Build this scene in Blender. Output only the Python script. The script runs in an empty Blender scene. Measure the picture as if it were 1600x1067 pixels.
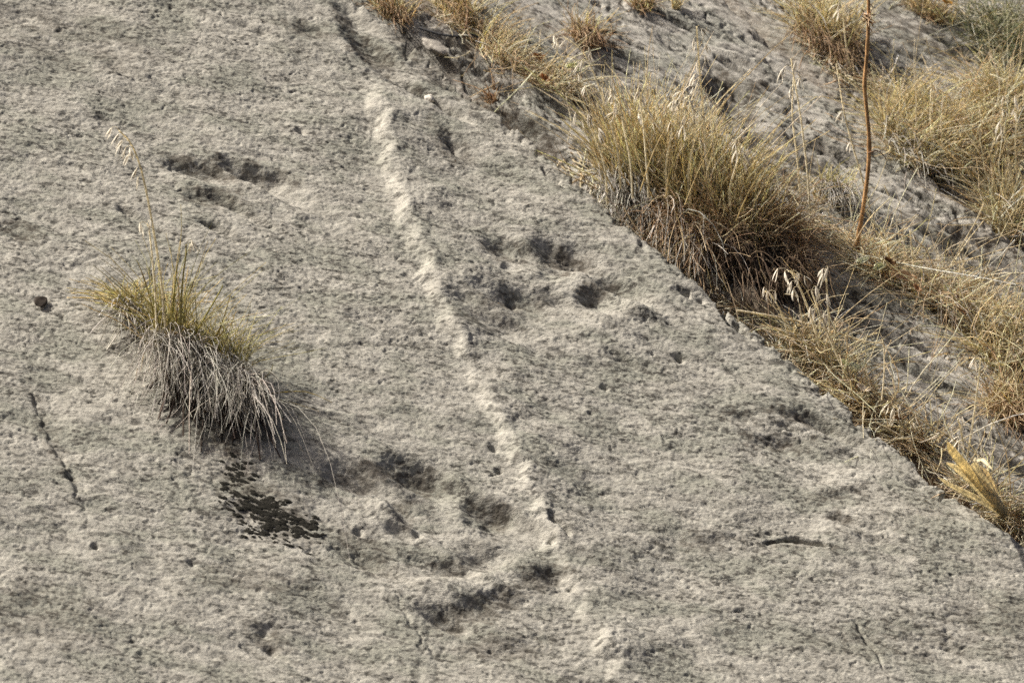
import bpy, math, random
import numpy as np
from mathutils import Vector, Matrix

random.seed(7)
rng = np.random.default_rng(11)
S = bpy.context.scene
COL = S.collection

# ------------------------------------------------------------------ camera, sky, sun, exposure
CAM = np.array([0.0, 0.0, 1.6])
LENS = 160.0
cam_d = bpy.data.cameras.new('camera')
cam = bpy.data.objects.new('camera', cam_d)
COL.objects.link(cam)
cam.location = CAM
cam.rotation_euler = (math.radians(90), 0, 0)
cam_d.lens = LENS
cam_d.sensor_width = 36.0
cam_d.clip_start = 0.1
cam_d.clip_end = 500
cam_d.dof.use_dof = True
cam_d.dof.focus_distance = 8.0
cam_d.dof.aperture_fstop = 7.1
S.camera = cam

SUN = Vector((-0.64, 0.08, 0.76)).normalized()          # towards the sun
w = bpy.data.worlds.new('World')
S.world = w
w.use_nodes = True
wn = w.node_tree.nodes
bgn = wn['Background']
sky = wn.new('ShaderNodeTexSky')
sky.sky_type = 'NISHITA'
sky.sun_disc = False
sky.air_density = 0.4
sky.dust_density = 8.0
sky.ozone_density = 0.3
sky.sun_elevation = math.asin(SUN.z)
sky.sun_rotation = math.atan2(SUN.x, SUN.y)
w.node_tree.links.new(sky.outputs[0], bgn.inputs[0])
bgn.inputs[1].default_value = 0.085
sun_d = bpy.data.lights.new('sun', 'SUN')
sun_d.energy = 4.2
sun_d.angle = math.radians(1.2)
sun_d.color = (1.0, 0.945, 0.86)
sun = bpy.data.objects.new('sun', sun_d)
COL.objects.link(sun)
sun.rotation_euler = SUN.to_track_quat('Z', 'Y').to_euler()
S.view_settings.view_transform = 'Standard'
S.view_settings.look = 'None'
S.view_settings.gamma = 1.0
S.view_settings.use_curve_mapping = False
S.view_settings.exposure = 0.46
S.render.engine = 'CYCLES'
S.cycles.use_denoising = False
S.cycles.max_bounces = 10
S.cycles.diffuse_bounces = 6

# ------------------------------------------------------------------ frame of the rock face
# The face is a tilted plane; plan positions on it are written in the survey units of the photograph (1600 x 1067)
N = np.array([0.15, -0.60, 0.78]); N /= np.linalg.norm(N)
EU = np.cross([0, 0, 1], N); EU /= np.linalg.norm(EU)
EV = np.cross(N, EU)
C0 = np.array([0.0, 8.0, 1.6])
K = 36.0 / LENS / 1600.0

def rays(px, py):
    px = np.asarray(px, float); py = np.asarray(py, float)
    return np.stack([(px - 800) * K, np.ones_like(px), (533.5 - py) * K], -1)

def uv_of(px, py, off=0.0):
    d = rays(px, py)
    t = ((C0 - CAM) @ N + off) / (d @ N)
    q = CAM + d * t[..., None] - C0
    return q @ EU, q @ EV

def world(u, v, h):
    u = np.asarray(u, float); v = np.asarray(v, float); h = np.asarray(h, float)
    return C0 + u[..., None] * EU + v[..., None] * EV + h[..., None] * N

def plan(u, v, off=0.0):
    q = world(u, v, np.zeros_like(u) + off) - CAM
    return 800 + q[..., 0] / q[..., 1] / K, 533.5 - q[..., 2] / q[..., 1] / K

# ------------------------------------------------------------------ noise
_perm = np.random.default_rng(3).permutation(4096).astype(np.int64)
_ang = np.random.default_rng(4).uniform(0, 2 * np.pi, 4096)
_gx, _gy = np.cos(_ang), np.sin(_ang)

def perlin(x, y, seed=0):
    xi = np.floor(x).astype(np.int64); yi = np.floor(y).astype(np.int64)
    xf = x - xi; yf = y - yi
    def g(ix, iy, fx, fy):
        h = _perm[(_perm[(ix + seed * 131) & 4095] + iy) & 4095]
        return _gx[h] * fx + _gy[h] * fy
    a = xf * xf * xf * (xf * (xf * 6 - 15) + 10)
    b = yf * yf * yf * (yf * (yf * 6 - 15) + 10)
    n00 = g(xi, yi, xf, yf); n10 = g(xi + 1, yi, xf - 1, yf)
    n01 = g(xi, yi + 1, xf, yf - 1); n11 = g(xi + 1, yi + 1, xf - 1, yf - 1)
    return ((n00 * (1 - a) + n10 * a) * (1 - b) + (n01 * (1 - a) + n11 * a) * b) * 1.5

def fbm(x, y, seed=0, octv=4, gain=0.5):
    r = 0; a = 1.0; t = 0
    for i in range(octv):
        r = r + a * perlin(x * 2 ** i, y * 2 ** i, seed + i * 7)
        t += a; a *= gain
    return r / t

def sm(x, a=0.0, b=1.0):
    t = np.clip((x - a) / (b - a), 0, 1)
    return t * t * (3 - 2 * t)

def polyd(px, py, poly):
    """signed distance (positive on the lower / right side walking left to right) and place along"""
    P = np.asarray(poly, float)
    L = np.hypot(*(P[1:] - P[:-1]).T); cum = np.concatenate([[0], np.cumsum(L)])
    best = np.full(px.shape, 1e9); sg = np.zeros(px.shape); al = np.zeros(px.shape)
    for i in range(len(P) - 1):
        ax, ay = P[i]; dx, dy = (P[i + 1] - P[i])
        t = np.clip(((px - ax) * dx + (py - ay) * dy) / (dx * dx + dy * dy), 0, 1)
        ex = px - ax - t * dx; ey = py - ay - t * dy
        d = np.hypot(ex, ey)
        m = d < best
        best = np.where(m, d, best)
        cr = dx * (py - ay) - dy * (px - ax)
        sg = np.where(m, np.sign(cr), sg)
        al = np.where(m, cum[i] + t * L[i], al)
    return best * sg, al / cum[-1], cum[-1]

def sub(px, py, poly, pad):
    P = np.asarray(poly, float)
    return (px > P[:, 0].min() - pad) & (px < P[:, 0].max() + pad) & (py > P[:, 1].min() - pad) & (py < P[:, 1].max() + pad)

def scoop(h, px, py, poly, d, wd, L, taper=0.18, wob=5, back=0):
    """a ledge: falls by d within wd below the line, then climbs back over L"""
    m = sub(px, py, poly, L + wd + 30)
    if not m.any(): return
    x = px[m]; y = py[m]
    x = x + wob * perlin(x / 34, y / 22, 41) + wob * 0.4 * perlin(x / 11, y / 7, 43)
    y = y + wob * .8 * perlin(x / 34, y / 22, 47) + wob * 0.4 * perlin(x / 11, y / 7, 49)
    s, al, T = polyd(x, y, poly)
    taper = max(taper, min(.5, 50 / T)); wd = wd * 1.1; L = L * 1.4
    f = np.where(s < wd, sm(s, 0, wd), 1 - sm(s, wd, wd + L))
    if back: f = f - 0.35 * sm(s, -back, 0) * (s < 0) - 0.35 * (s >= 0) * (1 - sm(s, 0, wd))
    h[m] -= 0.60 * d * f * sm(al, 0, taper) * (1 - sm(al, 1 - taper, 1))

def crack(h, px, py, poly, d, wd, wob=4):
    m = sub(px, py, poly, wd * 3 + 12)
    if not m.any(): return
    x = px[m]; y = py[m]
    x = x + wob * perlin(x / 14, y / 14, 61); y = y + wob * perlin(x / 14, y / 14, 63)
    s, al, _ = polyd(x, y, poly)
    h[m] -= d * np.exp(-(s / (wd * (.45 + .55 * sm(al, 0, .4) * (1 - sm(al, .6, 1)) + .35 * perlin(al * 9, al * 0 + wd, 65)))) ** 2) * sm(al, 0, .25) * (1 - sm(al, .75, 1))

def blob(h, px, py, cx, cy, rx, ry, d, ang=0.0):
    c, s_ = math.cos(math.radians(ang)), math.sin(math.radians(ang))
    m = (abs(px - cx) < 3 * max(rx, ry)) & (abs(py - cy) < 3 * max(rx, ry))
    x = px[m] - cx; y = py[m] - cy
    a = (x * c + y * s_) / rx; b = (-x * s_ + y * c) / ry
    h[m] += d * np.exp(-(a * a + b * b))

# ------------------------------------------------------------------ plan of the face
EDGE = [(60, -420), (330, -195), (470, -80), (560, -5), (660, 79), (735, 138), (800, 190), (865, 249), (930, 311), (1000, 372), (1070, 430),
        (1130, 478), (1190, 520), (1250, 570), (1310, 618), (1380, 676), (1440, 728), (1530, 800), (1610, 858), (1800, 1010), (2300, 1420)]
RIDGE = [(583, 105), (588, 125), (602, 170), (614, 215), (626, 270), (634, 310), (650, 355), (672, 400), (688, 450), (705, 495), (724, 530), (748, 575), (770, 620),
         (796, 670), (820, 720), (840, 770), (866, 820), (890, 870), (908, 920), (934, 965), (958, 1010), (985, 1067), (1030, 1170)]

# hollows and swellings as tilted patches: (x, y, half width, half height, turn, tilt); positive tilts turn from the morning side
SD = np.array([-(np.array(SUN) @ EU), -(np.array(SUN) @ EV)]); SD /= np.linalg.norm(SD)
class Relief:
    def __init__(s, patches, off, slope, leak, seed, res=.003, ex=1.4):
        s.res = res; s.lo = -1.75; n = int(3.5 / res); s.n = n
        ax = s.lo + np.arange(n) * res
        Sg, Tg = np.meshgrid(ax, ax, indexing='ij')                 # rows run down-light
        u = Sg * SD[0] - Tg * SD[1]; v = Sg * SD[1] + Tg * SD[0]
        px, py = plan(u, v, off)
        wx = px + 5 * perlin(px / 24, py / 16, seed) + 3 * perlin(px / 8, py / 6, seed + 1)
        wy = py + 4 * perlin(px / 24, py / 16, seed + 2) + 2 * perlin(px / 8, py / 6, seed + 3)
        G = np.zeros_like(px)
        for cx, cy, rx, ry, an, a in patches:
            q = np.array(uv_of(np.array([cx]), np.array([cy]), off))[:, 0]
            i0 = int((q @ SD - s.lo) / res); j0 = int((-q[0] * SD[1] + q[1] * SD[0] - s.lo) / res)
            R_ = int(2.2 * max(rx * 1.2, ry * 1.9, 8) * .00115 / res) + 8
            sl = (slice(max(0, i0 - R_), max(0, i0 + R_)), slice(max(0, j0 - R_), max(0, j0 + R_)))
            c, sn = math.cos(math.radians(an)), math.sin(math.radians(an))
            X = wx[sl] - cx; Y = wy[sl] - cy
            d2 = ((X * c + Y * sn) / rx) ** 2 + ((-X * sn + Y * c) / ry) ** 2
            G[sl] = np.where(np.abs(a * np.exp(-d2 ** ex)) > np.abs(G[sl]), a * np.exp(-d2 ** ex), G[sl]) if a > 0 else G[sl] + a * np.exp(-d2)
        H = np.zeros_like(G); h = np.zeros(n); k_ = math.exp(-res / leak)
        for i in range(n):
            h = h * k_ - G[i] * slope * res
            H[i] = h
        s.H = H
    def __call__(s, u, v):
        a = np.clip(((u * SD[0] + v * SD[1]) - s.lo) / s.res, 0, s.n - 2.001)
        b = np.clip(((-u * SD[1] + v * SD[0]) - s.lo) / s.res, 0, s.n - 2.001)
        i = a.astype(int); j = b.astype(int); f = a - i; g = b - j
        H = s.H
        return (H[i, j] * (1 - g) + H[i, j + 1] * g) * (1 - f) + (H[i + 1, j] * (1 - g) + H[i + 1, j + 1] * g) * f

SLAB_PATCHES = [
    (780, 385, 26, 16, 0, .8), (793, 421, 10, 6, 0, .6), (822, 395, 12, 6, 0, .5), (855, 390, 24, 17, 35, .9), (891, 398, 20, 14, 10, .8), (868, 421, 12, 8, 20, .6), (857, 431, 11, 13, 0, .5),
    (822, 427, 28, 10, 0, -.5), (902, 431, 30, 10, -15, -.9), (953, 443, 28, 12, 16, .9), (924, 467, 24, 13, -8, .95), (960, 467, 18, 8, -30, -.5), (944, 497, 62, 10, -20, -.5), (993, 478, 30, 8, -15, -.4),
    (799, 464, 42, 13, 5, .6), (865, 470, 24, 10, 20, .5), (720, 470, 16, 8, 5, .5), (753, 500, 32, 10, 10, .5), (793, 508, 32, 9, 8, .4), (750, 452, 11, 7, 0, .5), (835, 546, 16, 9, 0, .45), (924, 566, 14, 8, 0, .4), (963, 556, 20, 6, 20, .55),
    (790, 375, 40, 8, 5, -.3), (740, 440, 30, 8, 0, -.2),
    (528, 736, 24, 20, 0, .8), (558, 741, 22, 13, 0, .6), (576, 756, 28, 8, 0, .5), (621, 728, 28, 17, 0, .8), (644, 738, 32, 17, 10, .9), (674, 744, 20, 11, 12, .7), (510, 763, 11, 16, 0, .5),
    (619, 794, 11, 18, -25, .85), (631, 811, 13, 14, -20, .75), (621, 829, 13, 8, 0, .8), (641, 774, 20, 8, 20, .4), (594, 793, 24, 14, 0, -.6), (576, 781, 26, 8, -10, -.5), (705, 784, 22, 14, 0, -.5), (712, 811, 18, 12, 0, -.35), (710, 746, 24, 8, -10, -.5),
    (740, 787, 15, 15, 0, .95), (766, 796, 22, 12, 15, .95), (792, 801, 14, 6, 8, .8), (735, 814, 9, 12, 0, .6), (766, 817, 16, 7, 0, .6), (766, 834, 14, 5, 0, .5), (803, 816, 24, 8, -20, -.4),
    (740, 872, 28, 12, -5, .7), (702, 887, 24, 10, 0, .6), (728, 893, 16, 8, 0, .6), (773, 867, 16, 8, 0, .6), (652, 877, 16, 8, 0, .4), (733, 852, 16, 8, 0, .4), (677, 911, 56, 8, -4, -.8), (753, 901, 40, 8, -14, -.8), (800, 882, 34, 8, -18, -.7),
    (859, 898, 22, 14, 0, .8), (826, 904, 16, 10, 0, .5), (685, 957, 28, 13, 0, .7), (702, 969, 24, 8, 0, .7), (737, 948, 34, 11, -10, .75), (772, 935, 30, 10, -15, .65), (803, 938, 22, 8, -10, .5), (663, 952, 13, 10, 0, .6), (740, 980, 66, 8, -14, -.35),
    (794, 1009, 44, 10, -8, .4), (540, 860, 22, 12, 30, .4), (567, 869, 22, 9, 30, .5), (466, 915, 24, 9, 5, .5), (422, 974, 11, 6, 0, .4), (422, 1013, 14, 4, 30, .4), (650, 850, 40, 10, -5, -.3),
    (274, 255, 18, 8, 8, .8), (303, 258, 26, 9, 4, .85), (330, 265, 22, 8, 8, .8), (362, 258, 24, 11, 15, .9), (395, 271, 28, 11, 15, .95), (428, 275, 18, 11, 15, .8), (297, 279, 34, 5, 4, -.4), (379, 288, 34, 5, 10, -.4),
    (310, 307, 22, 8, 5, .6), (336, 307, 22, 9, 8, .75), (362, 320, 18, 5, 20, .7), (330, 353, 18, 4.5, 15, 1.), (192, 327, 9, 4, 20, 1.), (500, 345, 30, 8, 5, .35), (480, 45, 22, 6, 8, .6), (410, 52, 14, 5, 8, .5), (30, 20, 24, 8, 5, .5), (40, 235, 16, 14, 0, .25), (20, 360, 24, 8, 10, .3),
    (1262, 647, 24, 6.5, 15, .9), (1291, 661, 13, 6, 10, .8), (1233, 642, 18, 7, 10, .5), (1160, 647, 26, 6, 3, .5), (1230, 662, 16, 2.5, 5, 1.), (1218, 683, 34, 7, 5, .65), (1194, 686, 18, 7, 0, .45), (1315, 705, 22, 7, 5, .4), (1281, 744, 16, 5, 10, .4), (1334, 768, 28, 5, -8, .55), (1300, 773, 16, 5, 0, .4),
    (1310, 807, 15, 6, 5, .75), (1339, 731, 36, 6, -15, -.4), (1300, 755, 40, 5, -12, -.3), (1121, 843, 34, 7, -8, .4), (1048, 832, 22, 8, 0, .4), (1150, 905, 18, 6, 0, .35), (900, 705, 20, 8, 10, .45), (880, 735, 24, 8, 10, .4), (1063, 556, 12, 4, 15, .5), (1012, 500, 22, 8, 10, .4), (1045, 505, 16, 7, 10, .4),
    (560, 62, 14, 46, -38, .8), (588, 72, 7, 20, -50, .9), (545, 20, 10, 30, -42, .8), (630, 132, 26, 8, 15, .8), (660, 148, 16, 6, 30, .9), (706, 226, 8, 24, -34, .7), (640, 85, 8, 40, -45, .5), (690, 118, 8, 44, -50, .6), (755, 190, 30, 6, 25, .4), (600, 110, 12, 5, 10, .7), (770, 265, 26, 7, 15, .4), (700, 330, 20, 8, 10, .35)]
_rp = np.random.default_rng(19)
for _ in range(190):                                                # lesser dimples all over
    SLAB_PATCHES.append((_rp.uniform(-60, 1500), _rp.uniform(-40, 1110), _rp.uniform(8, 24), _rp.uniform(3, 8), _rp.uniform(0, 24), _rp.uniform(.12, .4)))
SLAB_PATCHES = [(a_ - 6, b_ - 4, c_, d_, e_, f_) for a_, b_, c_, d_, e_, f_ in SLAB_PATCHES]
SLAB_RELIEF = Relief(SLAB_PATCHES, 0.0, .66, .09, 211, .0025, 2.0)

def slab_form(u, v):
    """relief of the face without its grain"""
    px, py = plan(u, v)
    h = 0.012 * fbm(u * 2.1, v * 2.1, 5, 3) + 0.005 * perlin(u * 8, v * 7, 9)
    # the raised seam: short flank towards the left, long one towards the right
    m = sub(px, py, RIDGE, 200)
    x = px[m]; y = py[m]
    s, al, T = polyd(x, y, RIDGE)
    s = -s                                     # positive on the right of the downward line
    a = al * T
    sc = 4 * np.sin(a / 46 * 2 * np.pi + 2.0 * perlin(a / 120, a * 0, 2)) + 7 * perlin(x / 46, y / 30, 12) + 2 * perlin(x / 11, y / 9, 13)
    s = s + sc
    amp = (0.0160 + 0.006 * perlin(a / 60, a * 0 + 3.3, 22)) * sm(al, 0.0, 0.05) * (1 - 0.55 * np.exp(-((a - 500) / 45) ** 2)) * (1 - 0.55 * np.exp(-((a - 860) / 60) ** 2)) * (1 - .3 * sm(a, 800, 1000))
    h[m] += amp * np.where(s < 0, sm(s, -30, -2), 1 - sm(s, 2, 120) * 0.84 - 0.16 * sm(s, 0, 14))
    h += SLAB_RELIEF(u, v)
    blob(h, px, py, 672, 155, 7, 6, .010)
    # cracks
    cr = lambda *a_: crack(h, px, py, *a_)
    cr([(30, 560), (38, 595), (66, 655), (86, 702), (112, 748), (130, 800), (152, 855)], .0035, 4, 7)
    cr([(1120, 486), (1150, 505), (1176, 528)], .014, 3); cr([(840, 262), (866, 282), (884, 300)], .010, 3)
    m = sub(px, py, [(30, 560), (152, 855)], 60)
    s, al, _ = polyd(px[m], py[m], [(38, 595), (66, 655), (86, 702), (112, 748), (130, 800)])
    h[m] -= .0045 * sm(-s, -4, 4) * (1 - sm(-s, 4, 50)) * sm(al, 0, .2) * (1 - sm(al, .8, 1))
    cr([(852, 806), (868, 818), (884, 832), (888, 846)], .016, 4)
    cr([(700, 216), (716, 238)], .012, 3)
    cr([(1186, 846), (1210, 842), (1240, 838), (1270, 848), (1312, 858)], .026, 2.4, 2)
    cr([(596, 900), (622, 935), (640, 965), (672, 1010), (690, 1050)], .0035, 3, 8)
    cr([(490, 830), (560, 870), (600, 908)], .003, 4, 8)
    cr([(1325, 950), (1345, 985), (1370, 1020), (1390, 1060)], .005, 3)
    cr([(1130, 500), (1180, 530)], .012, 3); cr([(1056, 452), (1082, 466)], .014, 3)
    for x_, y_, r_ in ((893, 916, 5), (862, 846, 4), (652, 835, 5), (560, 830, 4), (772, 700, 5), (780, 735, 4), (300, 880, 5), (415, 985, 9), (425, 1010, 7), (150, 853, 4),
                       (110, 747, 6), (945, 600, 4), (1063, 555, 4), (470, 205, 5), (1095, 470, 4), (800, 470, 6)):
        blob(h, px, py, x_, y_, r_ * 1.3, r_ * .8, -.011, 20)
    # the outer edge
    s, al, _ = polyd(px + 3 * perlin(px / 40, py / 40, 81) + 1.5 * perlin(px / 9, py / 9, 82), py + 2 * perlin(px / 36, py / 36, 83), EDGE)
    out = -s + 26 * np.clip(perlin(px / 26, py / 26, 85) - .22, 0, .4) + 10 * np.clip(perlin(px / 10, py / 10, 86) - .2, 0, .5)
    h -= 0.005 * sm(out, -9, 0) + 0.20 * sm(out, 0, 9) + .001 * np.clip(out, 0, 60)
    return h, out

def slab_grain(u, v):
    a = 0.30
    x = u * math.cos(a) - v * math.sin(a); y = u * math.sin(a) + v * math.cos(a)
    wx = x + .006 * perlin(x * 40, y * 40, 31); wy = y + .006 * perlin(x * 40, y * 40, 32)
    n1 = fbm(wx * 46, wy * 88, 33, 3, .6)
    n2 = fbm(wx * 17, wy * 40, 36, 2)
    n3 = perlin(wx * 150, wy * 240, 39)
    big = perlin(x * 7, y * 9, 52)
    h = 0.0027 * n2 + .0031 * n1 + .0011 * n3
    h -= 0.012 * np.clip(n1 + .25 * big - .20, 0, 1)          # pits
    h -= 0.006 * np.clip(n2 + .25 * big - .36, 0, 1)
    return h

# ------------------------------------------------------------------ the slope behind, in sheets that lie deeper and deeper
J1 = [(330, -260), (560, -40), (640, 30), (720, 95), (770, 140), (800, 178), (860, 226), (905, 262)]
J2 = [(380, -260), (560, -70), (680, 22), (740, 68), (820, 114), (900, 152), (950, 205), (1010, 270), (1100, 330), (1230, 345), (1340, 405), (1420, 452), (1520, 484), (1640, 590), (2300, 1100)]
J3 = [(560, -260), (760, -45), (870, 42), (950, 88), (1020, 132), (1110, 190), (1200, 270)]
J4 = [(900, -260), (1130, -50), (1240, 55), (1310, 120), (1400, 160), (1480, 265), (1620, 372), (2300, 950)]
OFF = -0.075

SLOPE_PATCHES = [(1135, 108, 34, 24, 30, .95), (1165, 140, 30, 20, 35, .9), (1180, 180, 16, 24, -30, .9), (1215, 172, 30, 8, 28, .9), (1262, 184, 32, 7, 16, .9), (1295, 198, 24, 6, 20, .8), (1242, 214, 30, 5, 18, .85), (1205, 236, 26, 9, 36, .9), (1268, 236, 22, 5, 20, .8), (1320, 222, 20, 6, 25, .7),
    (1330, 130, 24, 8, 30, .7), (1040, 150, 34, 6, 32, .7), (970, 100, 30, 7, 34, .7), (1060, 245, 20, 6, 30, .7), (830, 200, 34, 14, 38, 1.), (860, 222, 20, 8, 38, .9), (740, 120, 30, 7, 38, .8), (700, 95, 30, 7, 40, .8), (650, 60, 30, 7, 42, .8), (790, 140, 22, 6, 40, .7), (850, 165, 24, 6, 34, .6),
    (1470, 318, 30, 8, 24, .8), (1510, 345, 34, 9, 24, .9), (1555, 372, 34, 8, 24, .9), (1440, 345, 24, 6, 24, .8), (1590, 395, 24, 8, 24, .8), (1530, 395, 30, 6, 20, .8), (1570, 425, 28, 6, 20, .8), (1350, 500, 34, 9, 34, .8), (1390, 530, 26, 6, 36, .8), (1340, 470, 24, 6, 24, .7), (1430, 590, 30, 6, 34, .6), (1480, 640, 30, 7, 34, .6),
    (1560, 700, 26, 8, 30, .7), (1590, 745, 24, 8, 30, .8), (1500, 30, 40, 8, 28, .8), (1560, 50, 30, 8, 28, .8), (1420, 70, 22, 6, 30, .6), (1450, 110, 20, 6, 30, .6), (1150, 60, 40, 12, 10, -.4), (1290, 170, 16, 10, 0, -.6), (1100, 220, 26, 10, 30, -.4)]
_rp = np.random.default_rng(23)
for cx, cy, sx, sy, n_ in ((1250, 205, 90, 36, 60), (1520, 385, 100, 44, 80), (1360, 520, 80, 44, 40), (1490, 640, 90, 50, 40), (770, 120, 120, 70, 60), (1000, 110, 110, 70, 50), (1110, 60, 90, 40, 30), (1420, 90, 70, 40, 30)):
    for _ in range(n_):
        x_ = _rp.normal(cx, sx * .75); y_ = _rp.normal(cy, sy * .75) + (x_ - cx) * .45
        SLOPE_PATCHES.append((x_, y_, _rp.uniform(12, 38), _rp.uniform(1.6, 3.4), _rp.uniform(18, 40), _rp.uniform(.4, 1.)))
SLOPE_PATCHES = [(a_, b_, c_ * 1.15, d_ * .72, e_ + 4, f_) for a_, b_, c_, d_, e_, f_ in SLOPE_PATCHES]
SLOPE_RELIEF = Relief(SLOPE_PATCHES, OFF, 1.25, .045, 311, .0025, 2.2)

def slope_form(u, v):
    px, py = plan(u, v, OFF)
    wx = 6 * perlin(px / 50, py / 50, 101) + 2 * perlin(px / 13, py / 13, 102)
    wy = 5 * perlin(px / 48, py / 48, 103) + 2 * perlin(px / 12, py / 12, 104)
    X = px + wx; Y = py + wy
    h = np.full(px.shape, OFF) + 0.01 * (1 - sm(px, 560, 980)) + .010 * fbm(u * 3, v * 3, 105, 3)
    soil = np.zeros_like(px)
    def step(poly, d, wd, gro, sw):
        s, al, _ = polyd(X, Y, poly)
        o = -s
        hh = -d * sm(o, -wd, wd) - gro * np.exp(-((o - wd * .6) / (wd * 1.1)) ** 2)
        return hh, np.exp(-((o - 8) / sw) ** 2) * (1 - sm(al, .97, 1))
    for poly, d, wd, gro, sw, ss in ((J2, .030, 8, .018, 20, .9), (J3, .020, 8, .012, 16, .3), (J4, .035, 10, .018, 24, .45)):
        a, b = step(poly, d, wd, gro, sw)
        h += a; soil = np.maximum(soil, b * ss)
    h += .022 * np.clip((px - 1000) / 600, 0, 1.3)
    h += SLOPE_RELIEF(u, v)
    s, al, _ = polyd(px, py, EDGE)
    o = -s
    h -= 0.05 * (1 - sm(o, -10, 40)) * sm(px, 680, 900) + .06 * (1 - sm(o, -6, 26)) * (1 - sm(px, 680, 900))
    soil = np.maximum(soil, (1 - sm(o, 4, 26 + 14 * perlin(px / 50, py / 50, 120))) * sm(px, 600, 900))
    return h, soil, o

def slope_grain(u, v):
    a = 0.85
    x = u * math.cos(a) - v * math.sin(a); y = u * math.sin(a) + v * math.cos(a)
    x2 = x + .01 * perlin(x * 25, y * 25, 131); y2 = y + .01 * perlin(x * 25, y * 25, 132)
    n2 = fbm(x2 * 14, y2 * 34, 133, 3, .55)
    n1 = fbm(x2 * 55, y2 * 85, 137, 3, .55)
    t = np.abs(fbm(x2 * 7, y2 * 20, 140, 3))
    h = .0042 * n2 + .0030 * n1 - .012 * np.clip(.05 - t, 0, 1) / .05 * sm(perlin(x * 4, y * 6, 144), -.1, .35)
    h -= .005 * np.clip(n1 + .3 * n2 - .32, 0, 1)
    return h

def ray_to(form, px, py):
    off = np.zeros(np.shape(px)) - .02
    for _ in range(5):
        u, v = uv_of(px, py, off)
        off = 0.5 * off + 0.5 * form(u, v)[0]
    return world(u, v, off)

def on_slab(px, py, lift=0.0):
    p = ray_to(slab_form, np.atleast_1d(np.asarray(px, float)), np.atleast_1d(np.asarray(py, float)))
    return p + lift * N
def on_slope(px, py, lift=0.0):
    p = ray_to(slope_form, np.atleast_1d(np.asarray(px, float)), np.atleast_1d(np.asarray(py, float)))
    return p + lift * N
def at(px, py, y):
    d = rays(px, py)
    return CAM + d * (np.asarray(y, float) / 1.0)[..., None] if np.ndim(y) else CAM + d * y

# ------------------------------------------------------------------ object helpers
def mesh_np(name, verts, quads, cols=None, attrs=None, smooth=True):
    me = bpy.data.meshes.new(name)
    nv, nq, k = len(verts), len(quads), quads.shape[1]
    me.vertices.add(nv)
    me.vertices.foreach_set('co', np.ascontiguousarray(verts, np.float32).ravel())
    me.loops.add(nq * k)
    me.loops.foreach_set('vertex_index', np.ascontiguousarray(quads, np.int32).ravel())
    me.polygons.add(nq)
    me.polygons.foreach_set('loop_start', np.arange(0, nq * k, k, dtype=np.int32))
    me.polygons.foreach_set('loop_total', np.full(nq, k, np.int32))
    if smooth: me.polygons.foreach_set('use_smooth', np.ones(nq, bool))
    if cols is not None:
        c = me.color_attributes.new('col', 'FLOAT_COLOR', 'POINT')
        c.data.foreach_set('color', np.concatenate([cols, np.ones((nv, 1))], 1).astype(np.float32).ravel())
    for n_, a_ in (attrs or {}).items():
        t = me.attributes.new(n_, 'FLOAT', 'POINT')
        t.data.foreach_set('value', a_.astype(np.float32))
    me.update(calc_edges=True)
    return me

def link(name, me, mat=None, parent=None):
    o = bpy.data.objects.new(name, me)
    COL.objects.link(o)
    if me is not None and mat is not None and not me.materials: me.materials.append(mat)
    if parent is not None: o.parent = parent
    return o

def tag(o, label=None, cat=None, group=None, kind=None):
    for k_, v_ in (('label', label), ('category', cat), ('group', group), ('kind', kind)):
        if v_: o[k_] = v_
    return o

def thing(name, loc, label, cat, group=None):
    o = bpy.data.objects.new(name, None)
    o.empty_display_size = 0.05
    COL.objects.link(o)
    o.location = [float(a) for a in loc]
    return tag(o, label, cat, group)

# ------------------------------------------------------------------ materials
class NT:
    def __init__(s, name):
        s.m = bpy.data.materials.new(name); s.m.use_nodes = True
        s.t = s.m.node_tree; s.n = s.t.nodes; s.b = s.n['Principled BSDF']; s.out = s.n['Material Output']
    def add(s, typ, **kw):
        n = s.n.new(typ)
        for k_, v_ in kw.items(): setattr(n, k_, v_)
        return n
    def l(s, a, b): s.t.links.new(a, b)
    def noise(s, vec, scale, detail=4, rough=.55, dist=0):
        n = s.add('ShaderNodeTexNoise'); n.inputs['Scale'].default_value = scale; n.inputs['Detail'].default_value = detail
        n.inputs['Roughness'].default_value = rough; n.inputs['Distortion'].default_value = dist
        s.l(vec, n.inputs['Vector']); return n.outputs['Fac']
    def ramp(s, f, a, b, ca=0.0, cb=1.0):
        n = s.add('ShaderNodeMapRange', interpolation_type='SMOOTHSTEP'); s.l(f, n.inputs[0])
        for i, v_ in enumerate((a, b, ca, cb)): n.inputs[i + 1].default_value = v_
        return n.outputs[0]
    def mix(s, f, a, b):
        n = s.add('ShaderNodeMix', data_type='RGBA')
        for v_, i in ((f, 0), (a, 6), (b, 7)):
            if isinstance(v_, (int, float)): n.inputs[i].default_value = v_
            elif isinstance(v_, tuple): n.inputs[i].default_value = (*v_, 1)
            else: s.l(v_, n.inputs[i])
        return n.outputs[2]
    def math(s, op, a, b=0.0):
        n = s.add('ShaderNodeMath', operation=op)
        for i, v_ in enumerate((a, b)):
            if isinstance(v_, (int, float)): n.inputs[i].default_value = v_
            else: s.l(v_, n.inputs[i])
        return n.outputs[0]
    def attr(s, name, out='Fac'):
        n = s.add('ShaderNodeAttribute'); n.attribute_name = name; return n.outputs[out]

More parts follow.
